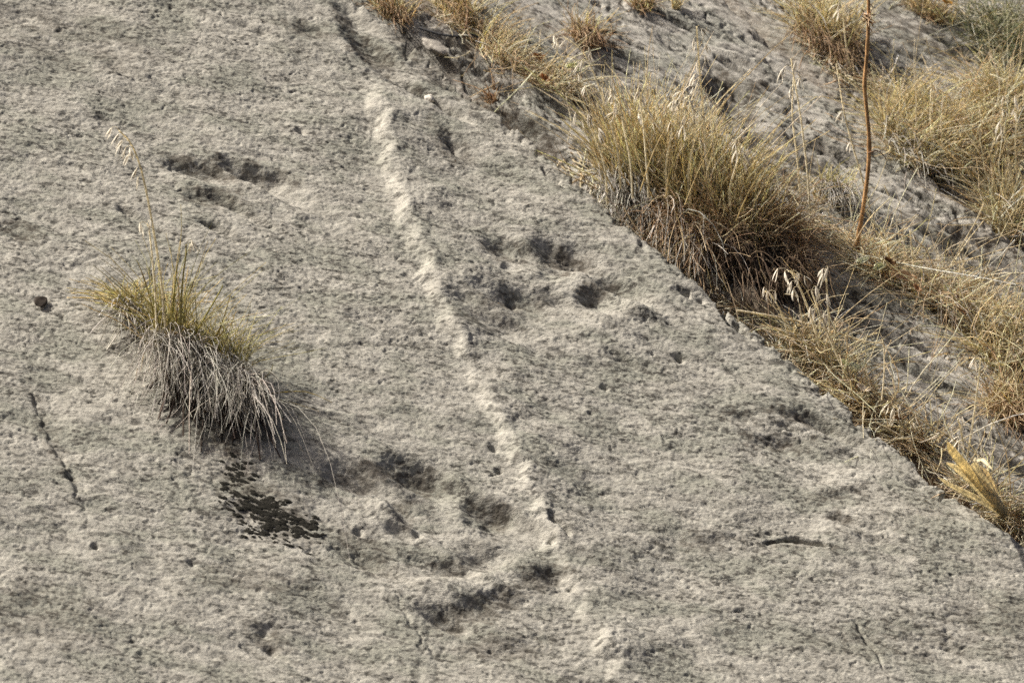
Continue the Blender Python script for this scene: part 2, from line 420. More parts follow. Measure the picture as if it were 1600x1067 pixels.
def rock_material(name, rot, stretch, light, mid, dark, fleck):
    t = NT(name)
    tc = t.add('ShaderNodeTexCoord'); mp = t.add('ShaderNodeMapping')
    mp.vector_type = 'TEXTURE'
    mp.inputs['Rotation'].default_value = (0, 0, -rot); mp.inputs['Scale'].default_value = (1, 1 / stretch, 1)
    t.l(tc.outputs['Object'], mp.inputs[0]); v = mp.outputs[0]
    A = t.noise(v, 60, 4, .62, .3); B = t.noise(v, 20, 4, .6, .3); Cn = t.noise(v, 190, 3, .6); D = t.noise(v, 2.6, 3); E = t.noise(v, 7, 4); F = t.noise(v, 36, 3, .6)
    c = t.mix(t.ramp(B, .36, .60), light, mid)
    c = t.mix(t.ramp(E, .44, .62, 0, .7), c, tuple(a * b for a, b in zip(mid, (.80, .845, .80))))
    dens = t.math('ADD', t.math('ADD', t.math('MULTIPLY', D, .25), t.math('MULTIPLY', E, .30)), t.math('MULTIPLY', B, .45))
    f = t.math('MULTIPLY', t.ramp(A, .515, .60), t.ramp(dens, .42, .55, .30, fleck))
    c = t.mix(f, c, dark)
    f2 = t.math('MULTIPLY', t.ramp(F, .56, .68), t.ramp(dens, .45, .57, .0, fleck * .9))
    c = t.mix(f2, c, dark)
    c = t.mix(t.ramp(Cn, .56, .70, 0, .55), c, dark)
    c = t.mix(t.ramp(Cn, .44, .28, 0, .45), c, tuple(min(.7, a * 1.2) for a in light))
    li = t.attr('lichen_shade')
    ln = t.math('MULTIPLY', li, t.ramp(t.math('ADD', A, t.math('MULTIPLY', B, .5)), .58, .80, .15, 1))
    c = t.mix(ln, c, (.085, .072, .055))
    cl = t.attr('clean_lit')
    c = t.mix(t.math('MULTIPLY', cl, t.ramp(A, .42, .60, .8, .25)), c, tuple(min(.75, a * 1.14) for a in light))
    so = t.attr('soil')
    sn = t.math('MULTIPLY', so, t.ramp(A, .3, .5))
    c = t.mix(sn, c, (.13, .088, .052))
    t.l(c, t.b.inputs['Base Color']); t.b.inputs['Roughness'].default_value = .93; t.b.inputs['Specular IOR Level'].default_value = .2
    bp = t.add('ShaderNodeBump'); bp.inputs['Strength'].default_value = .75; bp.inputs['Distance'].default_value = .0035
    t.l(t.math('ADD', t.math('MULTIPLY', A, -.7), t.math('MULTIPLY', Cn, .7)), bp.inputs['Height']); t.l(bp.outputs[0], t.b.inputs['Normal'])
    return t.m

ROCK = rock_material('weathered_tuff', 0.32, 1.9, (.44, .421, .362), (.335, .319, .273), (.082, .077, .065), .95)
ROCK2 = rock_material('layered_rock', 0.80, 3.2, (.46, .44, .39), (.35, .333, .294), (.042, .039, .034), 1.0)

def plant_material(name, trans=.35, rough=.55):
    t = NT(name)
    c = t.attr('col', 'Color')
    tc = t.add('ShaderNodeTexCoord')
    nz = t.noise(tc.outputs['Object'], 160, 2)
    hs = t.add('ShaderNodeHueSaturation'); t.l(c, hs.inputs['Color']); t.l(t.ramp(nz, .3, .7, .75, 1.25), hs.inputs['Value'])
    t.l(hs.outputs[0], t.b.inputs['Base Color']); t.b.inputs['Roughness'].default_value = rough; t.b.inputs['Specular IOR Level'].default_value = .25
    tr = t.add('ShaderNodeBsdfTranslucent'); t.l(hs.outputs[0], tr.inputs[0])
    mx = t.add('ShaderNodeMixShader'); mx.inputs[0].default_value = trans
    t.l(t.b.outputs[0], mx.inputs[1]); t.l(tr.outputs[0], mx.inputs[2]); t.l(mx.outputs[0], t.out.inputs[0])
    return t.m
GRASS = plant_material('dry_grass', .5)
THATCH = plant_material('dead_thatch', .25, .8)
LEAF = plant_material('dry_leaf', .25, .6)
GLUME = plant_material('oat_glume', .45, .5)
WOOD = plant_material('woody_stem', .0, .6)

def plain(name, col, rough=.9, scale=120):
    t = NT(name); tc = t.add('ShaderNodeTexCoord'); nz = t.noise(tc.outputs['Object'], scale, 4)
    t.l(t.mix(t.ramp(nz, .3, .7), tuple(a * .6 for a in col), tuple(min(1, a * 1.3) for a in col)), t.b.inputs['Base Color'])
    t.b.inputs['Roughness'].default_value = rough; t.b.inputs['Specular IOR Level'].default_value = .15
    bp = t.add('ShaderNodeBump'); bp.inputs['Strength'].default_value = .6; bp.inputs['Distance'].default_value = .003
    t.l(nz, bp.inputs['Height']); t.l(bp.outputs[0], t.b.inputs['Normal'])
    return t.m
MOSS = plain('black_moss', (.034, .032, .025), 1.0, 500)
STONE = plain('pale_stone', (.34, .28, .21), .95, 90)
CHIP = plain('dark_chip', (.06, .055, .045), .8, 200)

# ------------------------------------------------------------------ the rock
def axis(lo, hi, stp, far):
    a = np.arange(lo, hi, stp); g = []; s_ = stp; x = hi
    while x < hi + far: x += s_; s_ *= 1.09; g.append(x)
    b = []; s_ = stp; x = lo
    while x > lo - far: x -= s_; s_ *= 1.09; b.append(x)
    return np.concatenate([np.array(b[::-1]), a, np.array(g)])

def grid(us, vs, keep, hfun):
    U, V = np.meshgrid(us, vs)
    k = keep(U, V)
    nu, nv = len(us), len(vs)
    q = k[:-1, :-1] & k[1:, :-1] & k[:-1, 1:] & k[1:, 1:]
    idx = np.full(U.shape, -1, np.int64)
    used = np.zeros(U.shape, bool)
    for a in (slice(0, -1), slice(1, None)):
        for b in (slice(0, -1), slice(1, None)):
            used[a, b] |= q
    idx[used] = np.arange(used.sum())
    quads = np.stack([idx[:-1, :-1][q], idx[:-1, 1:][q], idx[1:, 1:][q], idx[1:, :-1][q]], 1)
    u = U[used]; v = V[used]
    h, attrs = hfun(u, v)
    return np.stack([u, v, h], 1), quads, attrs

FRAME = Matrix((( *EU[[0]], EV[0], N[0], C0[0]), (EU[1], EV[1], N[1], C0[1]), (EU[2], EV[2], N[2], C0[2]), (0, 0, 0, 1)))
STEP = 0.0024

def edge_out(u, v, off):
    px, py = plan(u, v, off)
    s, _, _ = polyd(px, py, EDGE)
    return -s

LICH_SHADE = [(350, 262, 120, 14, 9, .9), (335, 308, 60, 11, 10, .7), (415, 790, 95, 34, 28, .75), (372, 735, 26, 44, -10, .7), (80, 680, 16, 90, -24, .5), (1250, 850, 66, 7, 6, .6), (560, 740, 70, 22, -5, .8), (650, 742, 50, 20, 10, .9), (765, 795, 40, 20, 15, .9), (628, 800, 12, 30, -15, .7),  # dark lichen, and shade of the hollows put into the colour
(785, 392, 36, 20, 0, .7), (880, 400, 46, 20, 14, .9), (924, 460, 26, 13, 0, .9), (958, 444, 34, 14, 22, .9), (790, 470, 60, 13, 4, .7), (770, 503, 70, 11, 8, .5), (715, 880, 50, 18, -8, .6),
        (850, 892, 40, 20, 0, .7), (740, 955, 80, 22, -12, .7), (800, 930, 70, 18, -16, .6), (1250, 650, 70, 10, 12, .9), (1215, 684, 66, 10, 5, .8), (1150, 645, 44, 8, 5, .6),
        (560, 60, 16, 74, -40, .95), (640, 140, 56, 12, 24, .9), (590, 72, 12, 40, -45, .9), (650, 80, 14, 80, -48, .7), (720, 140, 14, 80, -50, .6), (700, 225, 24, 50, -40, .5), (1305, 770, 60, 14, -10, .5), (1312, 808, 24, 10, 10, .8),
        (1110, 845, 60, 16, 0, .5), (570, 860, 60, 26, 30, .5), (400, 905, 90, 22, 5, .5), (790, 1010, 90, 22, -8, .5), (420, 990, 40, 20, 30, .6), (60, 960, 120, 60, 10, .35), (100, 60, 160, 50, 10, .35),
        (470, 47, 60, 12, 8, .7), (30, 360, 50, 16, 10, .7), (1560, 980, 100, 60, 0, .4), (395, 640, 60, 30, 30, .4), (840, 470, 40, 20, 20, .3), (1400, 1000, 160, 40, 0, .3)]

def slab_h(u, v):
    h, out = slab_form(u, v)
    px, py = plan(u, v)
    h = h + slab_grain(u, v) * (1 - .7 * sm(out, 2, 14))
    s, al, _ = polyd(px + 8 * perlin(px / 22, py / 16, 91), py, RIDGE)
    clean_lit = (1 - .5 * sm(py, 800, 980)) * (.75 + .6 * perlin(py / 34, px * 0 + .7, 92)) * np.exp(-((-s + 14) / 14) ** 2) * sm(al, .0, .04)  # barer rock on the seam, plus its sunlit side painted lighter
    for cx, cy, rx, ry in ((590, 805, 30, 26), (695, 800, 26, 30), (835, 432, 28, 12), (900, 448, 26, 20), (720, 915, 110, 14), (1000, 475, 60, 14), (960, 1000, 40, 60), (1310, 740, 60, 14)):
        clean_lit = np.maximum(clean_lit, .7 * np.exp(-((px - cx) / rx) ** 2 - ((py - cy) / ry) ** 2))  # sunlit rims and bumps lightened in the colour
    lich_shade = np.zeros_like(px)
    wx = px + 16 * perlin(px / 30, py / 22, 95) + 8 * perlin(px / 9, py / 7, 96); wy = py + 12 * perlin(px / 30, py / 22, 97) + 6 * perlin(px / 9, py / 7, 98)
    for cx, cy, rx, ry, an, st in LICH_SHADE:
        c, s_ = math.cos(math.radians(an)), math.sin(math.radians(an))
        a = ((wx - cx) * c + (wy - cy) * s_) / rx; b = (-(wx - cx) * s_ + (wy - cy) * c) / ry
        lich_shade = np.maximum(lich_shade, .8 * st * (1 - sm(a * a + b * b, .35, 1.3)))
    # brown wash below the hanging tuft
    soil = .35 * np.exp(-((px - 345) / 40) ** 2 - ((py - 690) / 26) ** 2) + .0 * px
    return h, {'lichen_shade': lich_shade, 'clean_lit': np.clip(clean_lit - lich_shade, 0, 1), 'soil': soil}

us = axis(-1.02, 1.02, STEP, 2.4); vs = axis(-1.08, 1.12, STEP * 1.25, 2.2)
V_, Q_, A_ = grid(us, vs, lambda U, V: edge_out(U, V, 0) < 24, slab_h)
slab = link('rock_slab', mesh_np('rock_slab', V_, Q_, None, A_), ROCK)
slab.matrix_world = FRAME
tag(slab, 'big pitted grey rock slab with a raised seam and carved hollows', 'rock face', kind='structure')

def slope_h(u, v):
    h, soil, o = slope_form(u, v)
    px, py = plan(u, v, OFF)
    h = h + slope_grain(u, v)
    lich_shade = np.zeros_like(px)  # lichen, with shade of the recess beside the edge painted in
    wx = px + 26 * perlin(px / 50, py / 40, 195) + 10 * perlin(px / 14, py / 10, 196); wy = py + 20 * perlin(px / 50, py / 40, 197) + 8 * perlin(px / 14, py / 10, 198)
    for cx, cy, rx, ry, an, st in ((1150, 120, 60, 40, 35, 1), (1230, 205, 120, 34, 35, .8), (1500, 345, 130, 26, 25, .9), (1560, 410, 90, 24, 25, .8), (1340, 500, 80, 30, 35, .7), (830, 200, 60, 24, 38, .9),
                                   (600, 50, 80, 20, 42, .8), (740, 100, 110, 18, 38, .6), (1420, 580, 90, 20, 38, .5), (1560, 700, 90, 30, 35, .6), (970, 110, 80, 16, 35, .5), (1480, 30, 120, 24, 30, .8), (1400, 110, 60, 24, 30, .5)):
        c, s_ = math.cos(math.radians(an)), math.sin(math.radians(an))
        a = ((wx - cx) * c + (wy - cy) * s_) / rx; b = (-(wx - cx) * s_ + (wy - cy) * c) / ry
        lich_shade = np.maximum(lich_shade, .85 * st * (1 - sm(a * a + b * b, .3, 1.3)))
    return h, {'lichen_shade': lich_shade, 'clean_lit': np.zeros_like(px), 'soil': np.clip(soil, 0, 1)}

us = axis(-.45, 1.12, STEP * 1.2, 2.4); vs = axis(-.75, 1.3, STEP * 1.5, 2.2)
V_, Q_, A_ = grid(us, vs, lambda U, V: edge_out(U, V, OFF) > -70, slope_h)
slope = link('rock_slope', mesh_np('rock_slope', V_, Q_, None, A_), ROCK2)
slope.matrix_world = FRAME
tag(slope, 'flaky grey rock slope in sheets behind the slab edge', 'rock slope', kind='structure')

# ------------------------------------------------------------------ strands (blades, straws, rootlets)
class Strands:
    def __init__(s): s.v = []; s.q = []; s.c = []; s.n = 0
    def add(s, pts, rad, col, flat=1.0):
        """pts (S,K,3), rad (S,K), col (S,K,3)"""
        pts = np.asarray(pts, float); Sn, Kn, _ = pts.shape
        if Sn == 0: return s
        t = np.gradient(pts, axis=1); t /= np.linalg.norm(t, axis=2, keepdims=True) + 1e-9
        ref = rng.normal(size=(Sn, 1, 3)); ref = np.repeat(ref, Kn, 1)
        a = np.cross(t, ref); a /= np.linalg.norm(a, axis=2, keepdims=True) + 1e-9
        b = np.cross(t, a)
        ring = []
        for k_ in range(3):
            th = 2 * math.pi * k_ / 3
            ring.append(pts + (a * math.cos(th) + b * math.sin(th) * flat) * rad[..., None] * 1.3)
        V = np.stack(ring, 2).reshape(-1, 3)
        Cc = np.repeat(col[:, :, None, :], 3, 2).reshape(-1, 3)
        base = (np.arange(Sn)[:, None, None] * Kn + np.arange(Kn - 1)[None, :, None]) * 3
        j = np.arange(3)[None, None, :]; j2 = (j + 1) % 3
        Q = np.stack([base + j, base + j2, base + j2 + 3, base + j + 3], -1).reshape(-1, 4) + s.n
        s.v.append(V); s.q.append(Q); s.c.append(Cc); s.n += len(V)
        return s
    def build(s, name, mat, parent=None, origin=None, kind=None):
        v = np.concatenate(s.v)
        if origin is not None: v = v - np.asarray(origin)
        o = link(name, mesh_np(name, v, np.concatenate(s.q), np.concatenate(s.c)), mat, parent)
        if kind: o['kind'] = kind
        return o

def cvar(c, n, amt=.18):
    c = np.asarray(c, float)
    f = 1 + rng.normal(size=(n, 1)) * amt
    return np.clip(c * f * (1 + rng.normal(size=(n, 3)) * amt * .12), .01, .9)

def grow(base, d, L, bend, r0, r1, ca, cb, Kn=6, wig=.04, mid=None):
    """arrays of strands: base (S,3), direction (S,3), length (S), bend (S,3) in lengths"""
    n = len(base)
    d = d / (np.linalg.norm(d, axis=1, keepdims=True) + 1e-9)
    t = np.linspace(0, 1, Kn)[None, :, None]
    L = np.asarray(L).reshape(n, 1, 1)
    p = base[:, None, :] + d[:, None, :] * L * t + bend[:, None, :] * L * t * t
    ph = rng.uniform(0, 6.28, (n, 1, 3)); fr = rng.uniform(2.5, 7.0, (n, 1, 3))
    p = p + (np.sin(fr * t + ph) - np.sin(ph)) * L * wig * rng.uniform(.3, 1.4, (n, 1, 1))
    rad = (np.asarray(r0).reshape(-1, 1) * (1 - t[..., 0]) + np.asarray(r1).reshape(-1, 1) * t[..., 0]) * np.ones((n, 1))
    ca = ca[:, None, :]; cb = cb[:, None, :]
    col = ca * (1 - t) + cb * t
    return p, rad, col

def pick(cols, n, amt=.18):
    cols = np.asarray(cols, float)
    return cvar(cols[rng.integers(0, len(cols), n)], n, amt)

STRAW = [(.88, .79, .59), (.84, .73, .51), (.89, .83, .67), (.77, .65, .44)]
GOLD = [(.84, .73, .45), (.80, .70, .41), (.75, .64, .36), (.86, .77, .52)]
OLIVE = [(.50, .48, .24), (.56, .53, .28), (.46, .44, .22), (.66, .60, .34)]
BROWN = [(.54, .38, .23), (.60, .44, .27), (.44, .30, .18), (.66, .51, .33)]
GREY = [(.60, .57, .50), (.46, .43, .37), (.72, .69, .61), (.26, .23, .19)]
UP = np.array([0, 0, 1.0])

def bases(surf, cx, cy, sx, sy, n, ang=0):
    a = rng.uniform(0, 2 * np.pi, n); r = np.sqrt(rng.uniform(0, 1, n))
    x = r * np.cos(a) * sx; y = r * np.sin(a) * sy
    c, s_ = math.cos(math.radians(ang)), math.sin(math.radians(ang))
    return surf(cx + x * c - y * s_, cy + x * s_ + y * c)

def outside(b, cx, cy, rx, ry):
    q = b - CAM
    x = 800 + q[:, 0] / q[:, 1] / K; y = 533.5 - q[:, 2] / q[:, 1] / K
    return b[((x - cx) / rx) ** 2 + ((y - cy) / ry) ** 2 > 1]

def up_blades(st, b, L, cols, tips, spread=.35, lean=(0, 0, 0), droop=.25, r=.0011, wig=.03, Kn=6, lv=.3):
    n = len(b)
    d = UP + rng.normal(size=(n, 3)) * np.array([spread, spread * .8, .12]) + np.asarray(lean)
    Ls = L * np.clip(1 + rng.normal(size=n) * lv, .35, 1.9)
    hd = rng.normal(size=(n, 3)) * .22; hd[:, 2] = -droop * rng.uniform(.2, 1.4, n)
    hd[:, :2] += d[:, :2] * .5
    rr = r * 1.15 * rng.uniform(.7, 1.6, n)
    st.add(*grow(b, d, Ls, hd, rr, rr * .3, pick(cols, n), pick(tips, n), Kn, wig))

def hang_roots(st, b, L, cols, out=.5, r=.0009, wig=.05, Kn=7, side=0.0):
    n = len(b)
    d = N * (out + .25 * rng.normal(size=(n, 1))) + rng.normal(size=(n, 3)) * .20 + np.array([side, 0, 0.05])
    Ls = L * np.clip(1 + rng.normal(size=n) * .3, .4, 1.8)
    bd = np.tile(np.array([0, -.25, -1.15]), (n, 1)) + rng.normal(size=(n, 3)) * .18
    rr = r * rng.uniform(.6, 1.4, n)
    st.add(*grow(b, d * .45, Ls, bd, rr, rr * .4, pick(cols, n), pick(cols, n), Kn, wig))

def haze_twigs(st, b, L, cols, up=.6, spread=.8, r=.0006, wig=.10, Kn=6, droop=.3):
    n = len(b)
    d = UP * up + rng.normal(size=(n, 3)) * np.array([spread, spread, spread * .6])
    Ls = L * np.clip(1 + rng.normal(size=n) * .35, .3, 1.9)
    bd = rng.normal(size=(n, 3)) * .35; bd[:, 2] -= droop
    rr = r * rng.uniform(.6, 1.5, n)
    st.add(*grow(b, d, Ls, bd, rr, rr * .4, pick(cols, n), pick(cols, n), Kn, wig))

def single_blades(parent, org, specs, mat=GRASS):
    """a few blades that stand out, each an object: (list of plan points, depth, radius, colour a, colour b)"""
    for pts, y, r, ca, cb in specs:
        P_ = np.array([at(a, b, y) for a, b in pts])
        tt = np.linspace(0, len(P_) - 1, 10); i = np.clip(tt.astype(int), 0, len(P_) - 2); f = (tt - i)[:, None]
        # Catmull-Rom through the points
        Pm = np.vstack([2 * P_[0] - P_[1], P_, 2 * P_[-1] - P_[-2]])
        p0, p1, p2, p3 = Pm[i], Pm[i + 1], Pm[i + 2], Pm[i + 3]
        q = .5 * (2 * p1 + (p2 - p0) * f + (2 * p0 - 5 * p1 + 4 * p2 - p3) * f ** 2 + (3 * p1 - p0 - 3 * p2 + p3) * f ** 3)
        q[:, 1] -= .03 * np.linspace(0, 1, 10) ** 2
        g = np.linspace(0, 1, 10)[:, None]
        s_ = Strands().add(q[None], (r * (1 - .7 * g[:, 0] ** 2))[None], (np.array(ca) * (1 - g) + np.array(cb) * g)[None], .6)
        s_.build('blade', mat, parent, org)

# ------------------------------------------------------------------ oat spikelets and stalks
def spikelet_mesh(opening, length, seed):
    r_ = np.random.default_rng(seed)
    V = []; Q = []; Cc = []
    for sgn in (-1, 1):
        nL, nW = 7, 3
        b0 = len(V)
        for i in range(nL):
            t = i / (nL - 1)
            wd = length * .085 * math.sin(math.pi * min(1, t * .93 + .05)) ** .8
            z = -length * t
            x0 = sgn * opening * length * math.sin(t * 2.0) * .55
            for j in range(nW):
                a = (j - 1)
                V.append((x0 + sgn * wd * .55 * (1 - a * a), a * wd, z))
                k_ = .9 + .2 * r_.random()
                Cc.append((.88 * k_, .82 * k_, .68 * k_) if t < .85 else (.80 * k_, .70 * k_, .52 * k_))
        for i in range(nL - 1):
            for j in range(nW - 1):
                a = b0 + i * nW + j
                Q.append((a, a + 1, a + nW + 1, a + nW))
    # the floret inside and its awn
    for k_, (rr, l0, l1, cc) in enumerate(((.045, .08, .72, (.30, .22, .12)), (.012, .5, 1.35, (.30, .20, .10)))):
        b0 = len(V)
        for i in range(5):
            t = i / 4
            z = -length * (l0 + (l1 - l0) * t); w_ = length * rr * (math.sin(math.pi * (t * .9 + .08)) if k_ == 0 else (1.05 - t))
            for j in range(3):
                th = 2 * math.pi * j / 3
                V.append((math.cos(th) * w_ + (k_ * .12 * t * length), math.sin(th) * w_, z)); Cc.append(cc)
        for i in range(4):
            for j in range(3):
                a = b0 + i * 3 + j; c = b0 + i * 3 + (j + 1) % 3
                Q.append((a, c, c + 3, a + 3))
    me = mesh_np('spikelet', np.array(V), np.array(Q), np.array(Cc))
    me.materials.append(GLUME)
    return me
SPIKE = [spikelet_mesh(o_, l_, i) for i, (o_, l_) in enumerate(((.22, .024), (.35, .025), (.12, .022), (.5, .024)))]

def smooth_path(P_, n):
    P_ = np.asarray(P_, float)
    tt = np.linspace(0, len(P_) - 1, n); i = np.clip(tt.astype(int), 0, len(P_) - 2); f = (tt - i)[:, None]
    Pm = np.vstack([2 * P_[0] - P_[1], P_, 2 * P_[-1] - P_[-2]])
    p0, p1, p2, p3 = Pm[i], Pm[i + 1], Pm[i + 2], Pm[i + 3]
    return .5 * (2 * p1 + (p2 - p0) * f + (2 * p0 - 5 * p1 + 4 * p2 - p3) * f ** 2 + (3 * p1 - p0 - 3 * p2 + p3) * f ** 3)

def oat(label, path, y, nsp, group, r=.0021, head=.35, side=0, col=(.90, .83, .64), spread=14, size=1.0, base=None):
    """a dry oat stalk: plan path from root to tip at depth y (root depth taken from the ground when base is given)"""
    P_ = np.array([at(a, b, y - .02 * i) for i, (a, b) in enumerate(path)])
    if base is not None:
        P_[0] = base
    q = smooth_path(P_, 14)
    org = q[0].copy()
    o = thing('oat_stalk', org, label, 'grass stalk', group)
    st = Strands()
    g = np.linspace(0, 1, 14)
    st.add(q[None], (max(r, .0018) * (1 - .4 * g))[None], (np.array(col)[None] * (.9 + .15 * g[:, None]))[None])
    sp = []
    for i in range(nsp):
        t = 1 - head * (i / max(1, nsp - 1)) ** .9 if nsp > 1 else 1
        k_ = t * 13; a = int(min(12, k_)); f = k_ - a
        p = q[a] * (1 - f) + q[a + 1] * f
        sx = side if side else random.choice((-1, 1))
        e = p + np.array([sx * random.uniform(.25, 1) * spread * .001125, random.uniform(-.008, .008), random.uniform(-.004, .010)])
        md = (p + e) / 2 + np.array([0, 0, .004])
        st.add(np.array([[p, md, e]]), np.array([[.0004, .0003, .0003]]), np.array([[col, col, col]], float))
        sp.append((e, sx))
    st.build('stem', GRASS, o, org)
    for e, sx in sp:
        c = bpy.data.objects.new('spikelet', random.choice(SPIKE)); COL.objects.link(c); c.parent = o
        c.location = [float(x) for x in e - org]
        c.rotation_euler = (random.uniform(-.4, .4), sx * -random.uniform(.05, .75), random.uniform(-3, 3) * .5)
        s_ = size * random.uniform(.85, 1.15); c.scale = (s_, s_, s_)
    return o

def depth_on(surf, px, py): return float(surf(px, py)[0][1])

# ------------------------------------------------------------------ hanging tuft on the slab
def tuft_at(px, py): return on_slab(np.asarray(px) + 5, np.asarray(py) + 12)
org = on_slab(295, 560)[0]
tuft = thing('grass_tuft', org, 'green and straw grass tuft with grey roots hanging down the slab', 'grass tuft')
st = Strands()
b = bases(tuft_at, 285, 548, 56, 16, 230, 28)
up_blades(st, b + N * .02, .085, OLIVE + GOLD, OLIVE + GOLD, .36, (-.02, 0, 0), .2, .0006)
b = bases(tuft_at, 265, 545, 34, 14, 90, 25)
up_blades(st, b + N * .02, .14, OLIVE, OLIVE + GOLD, .24, (-.03, -.1, 0), .10, .0008)
b = bases(tuft_at, 345, 572, 36, 16, 150, 30)
up_blades(st, b + N * .025, .085, OLIVE + GOLD + STRAW, GOLD + OLIVE, .45, (.08, -.1, 0), .25, .0006)
st.build('fine_blades', GRASS, tuft, org, 'stuff')
st = Strands()
b = bases(tuft_at, 292, 572, 62, 16, 850, 24)
hang_roots(st, b + N * (.01 + .025 * rng.random((len(b), 1))), .086, GREY + [(.74, .71, .62), (.64, .61, .53)], .55, .0007, .09)
b = bases(tuft_at, 350, 602, 36, 16, 420, 34)
hang_roots(st, b + N * (.015 + .025 * rng.random((len(b), 1))), .088, GREY + [(.56, .53, .46), (.64, .60, .53)], .55, .0007, .09, side=.05)
b = bases(tuft_at, 262, 556, 44, 12, 90, 20)
hang_roots(st, b + N * .04, .12, [(.6, .56, .48), (.48, .44, .38)], .7, .0009, side=-.1)
b = bases(tuft_at, 382, 628, 18, 12, 50, 40)
hang_roots(st, b + N * .03, .13, [(.68, .64, .56), (.55, .51, .44)], .6, .0008, side=.04)
st.build('hanging_roots', THATCH, tuft, org, 'stuff')
# dark core
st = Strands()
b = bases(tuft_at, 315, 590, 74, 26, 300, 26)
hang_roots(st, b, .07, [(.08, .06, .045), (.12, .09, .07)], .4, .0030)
st.build('dark_core', THATCH, tuft, org, 'stuff')
y0 = org[1] - .06
o1, o2, gg, ss = (.34, .32, .09), (.42, .36, .11), (.55, .44, .16), (.74, .63, .42)
single_blades(tuft, org, [
    ([(246, 545), (238, 480), (222, 425), (216, 408)], y0, .0016, o2, gg), ([(252, 545), (244, 470), (236, 420)], y0, .0014, o1, o2),
    ([(262, 545), (270, 480), (276, 430), (280, 410)], y0, .0015, o2, o1), ([(270, 548), (276, 500), (282, 440)], y0 - .01, .0016, (.34, .20, .09), (.4, .25, .1)),
    ([(290, 550), (318, 500), (345, 455), (350, 445)], y0, .0015, o2, o1), ([(300, 555), (308, 500), (302, 440)], y0, .0013, o1, o2),
    ([(318, 565), (345, 510), (362, 460)], y0, .0013, o2, gg), ([(340, 575), (355, 530), (372, 478)], y0, .0012, o2, gg),
    ([(235, 540), (215, 500), (185, 462), (178, 450)], y0, .0014, o2, o1), ([(230, 536), (190, 505), (150, 485), (130, 475)], y0 + .01, .0010, ss, ss),
    ([(225, 532), (195, 490), (165, 445), (150, 435)], y0 + .02, .0011, ss, ss), ([(385, 610), (420, 585), (428, 570)], y0, .0011, o2, o1),
    ([(392, 622), (430, 614), (478, 612), (520, 628)], y0, .0011, o2, gg), ([(395, 625), (440, 625), (500, 642)], y0, .0010, o1, ss),
    ([(260, 540), (235, 530), (225, 555), (222, 580)], y0 - .01, .0010, ss, ss), ([(250, 532), (272, 518), (292, 530)], y0 - .02, .0012, ss, ss),
    ([(215, 575), (212, 610), (235, 660), (242, 680)], y0 - .01, .0010, ss, (.5, .42, .36)), ([(205, 610), (202, 625), (212, 645)], y0, .0009, ss, ss),
    ([(405, 640), (432, 680), (438, 710), (432, 745)], y0 - .01, .0011, (.5, .42, .34), (.5, .42, .34)), ([(295, 660), (320, 700), (342, 745)], y0 + .01, .0007, ss, ss)])

org = on_slab(190, 490)[0]
t2 = thing('grass_tuft', org, 'small dry grass tuft at the upper left of the green tuft', 'grass tuft')
st = Strands()
b = bases(tuft_at, 200, 482, 22, 12, 150, 30)
up_blades(st, b + N * .01, .06, OLIVE + GOLD, GOLD, .6, (-.1, 0, 0), .25, .0009)
st.build('fine_blades', GRASS, t2, org, 'stuff')
st = Strands()
b = bases(tuft_at, 198, 490, 26, 12, 200, 35)
hang_roots(st, b + N * .015, .055, GREY + [(.10, .08, .06)], .5, .0010)
st.build('hanging_roots', THATCH, t2, org, 'stuff')

yy = y0
oat('tallest oat stalk leaning left out of the green tuft on the slab', [(262, 555), (252, 440), (238, 350), (222, 270), (205, 225), (186, 204)], yy, 9, 'oats in the slab tuft', head=.42, side=-1, spread=20)
oat('short oat stalk with one open husk at the left of the green tuft', [(246, 545), (242, 450), (234, 365), (230, 350)], yy - .01, 2, 'oats in the slab tuft', r=.0009, head=.1, spread=12)
oat('pale green oat stalk at the right of the green tuft', [(280, 548), (284, 450), (290, 400), (291, 382)], yy, 2, 'oats in the slab tuft', r=.0008, head=.08, col=(.42, .38, .2), spread=8)

# ------------------------------------------------------------------ the big clump in the crevice
def crevice(px, py): return on_slope(px, py)
org = on_slope(1090, 400)[0]
big = thing('grass_clump', org, 'largest golden grass clump filling the crevice behind the slab edge', 'grass clump')
st = Strands()
for cx, cy, sx, sy, n, L, cols, tips, le in (
        (985, 300, 62, 26, 900, .15, GOLD + STRAW + OLIVE[3:], GOLD + STRAW, (-.02, 0, 0)), (1050, 320, 70, 30, 900, .15, OLIVE[1:] + GOLD + STRAW, GOLD + STRAW, (0, 0, 0)),
        (1110, 345, 60, 30, 800, .13, GOLD + OLIVE, GOLD + STRAW, (.03, 0, 0)), (1150, 362, 40, 28, 480, .115, GOLD + BROWN, GOLD + STRAW, (.03, 0, 0)),
        (1180, 370, 34, 20, 160, .09, BROWN + GOLD, BROWN + GOLD, (.05, 0, 0)), (965, 290, 30, 16, 260, .14, GOLD + STRAW, STRAW, (-.04, 0, 0)),
        (1000, 300, 60, 22, 300, .20, STRAW, STRAW, (-.02, 0, 0)), (1070, 320, 60, 22, 260, .18, STRAW + GOLD, STRAW, (.0, 0, 0))):
    b = bases(on_slope, cx + 14, cy + 18, sx, sy, int(n * .7), 24)
    up_blades(st, b, L * 1.05, cols, tips, .20, le, .10, .0009, .022)
st.build('fine_blades', GRASS, big, org, 'stuff')
st = Strands()
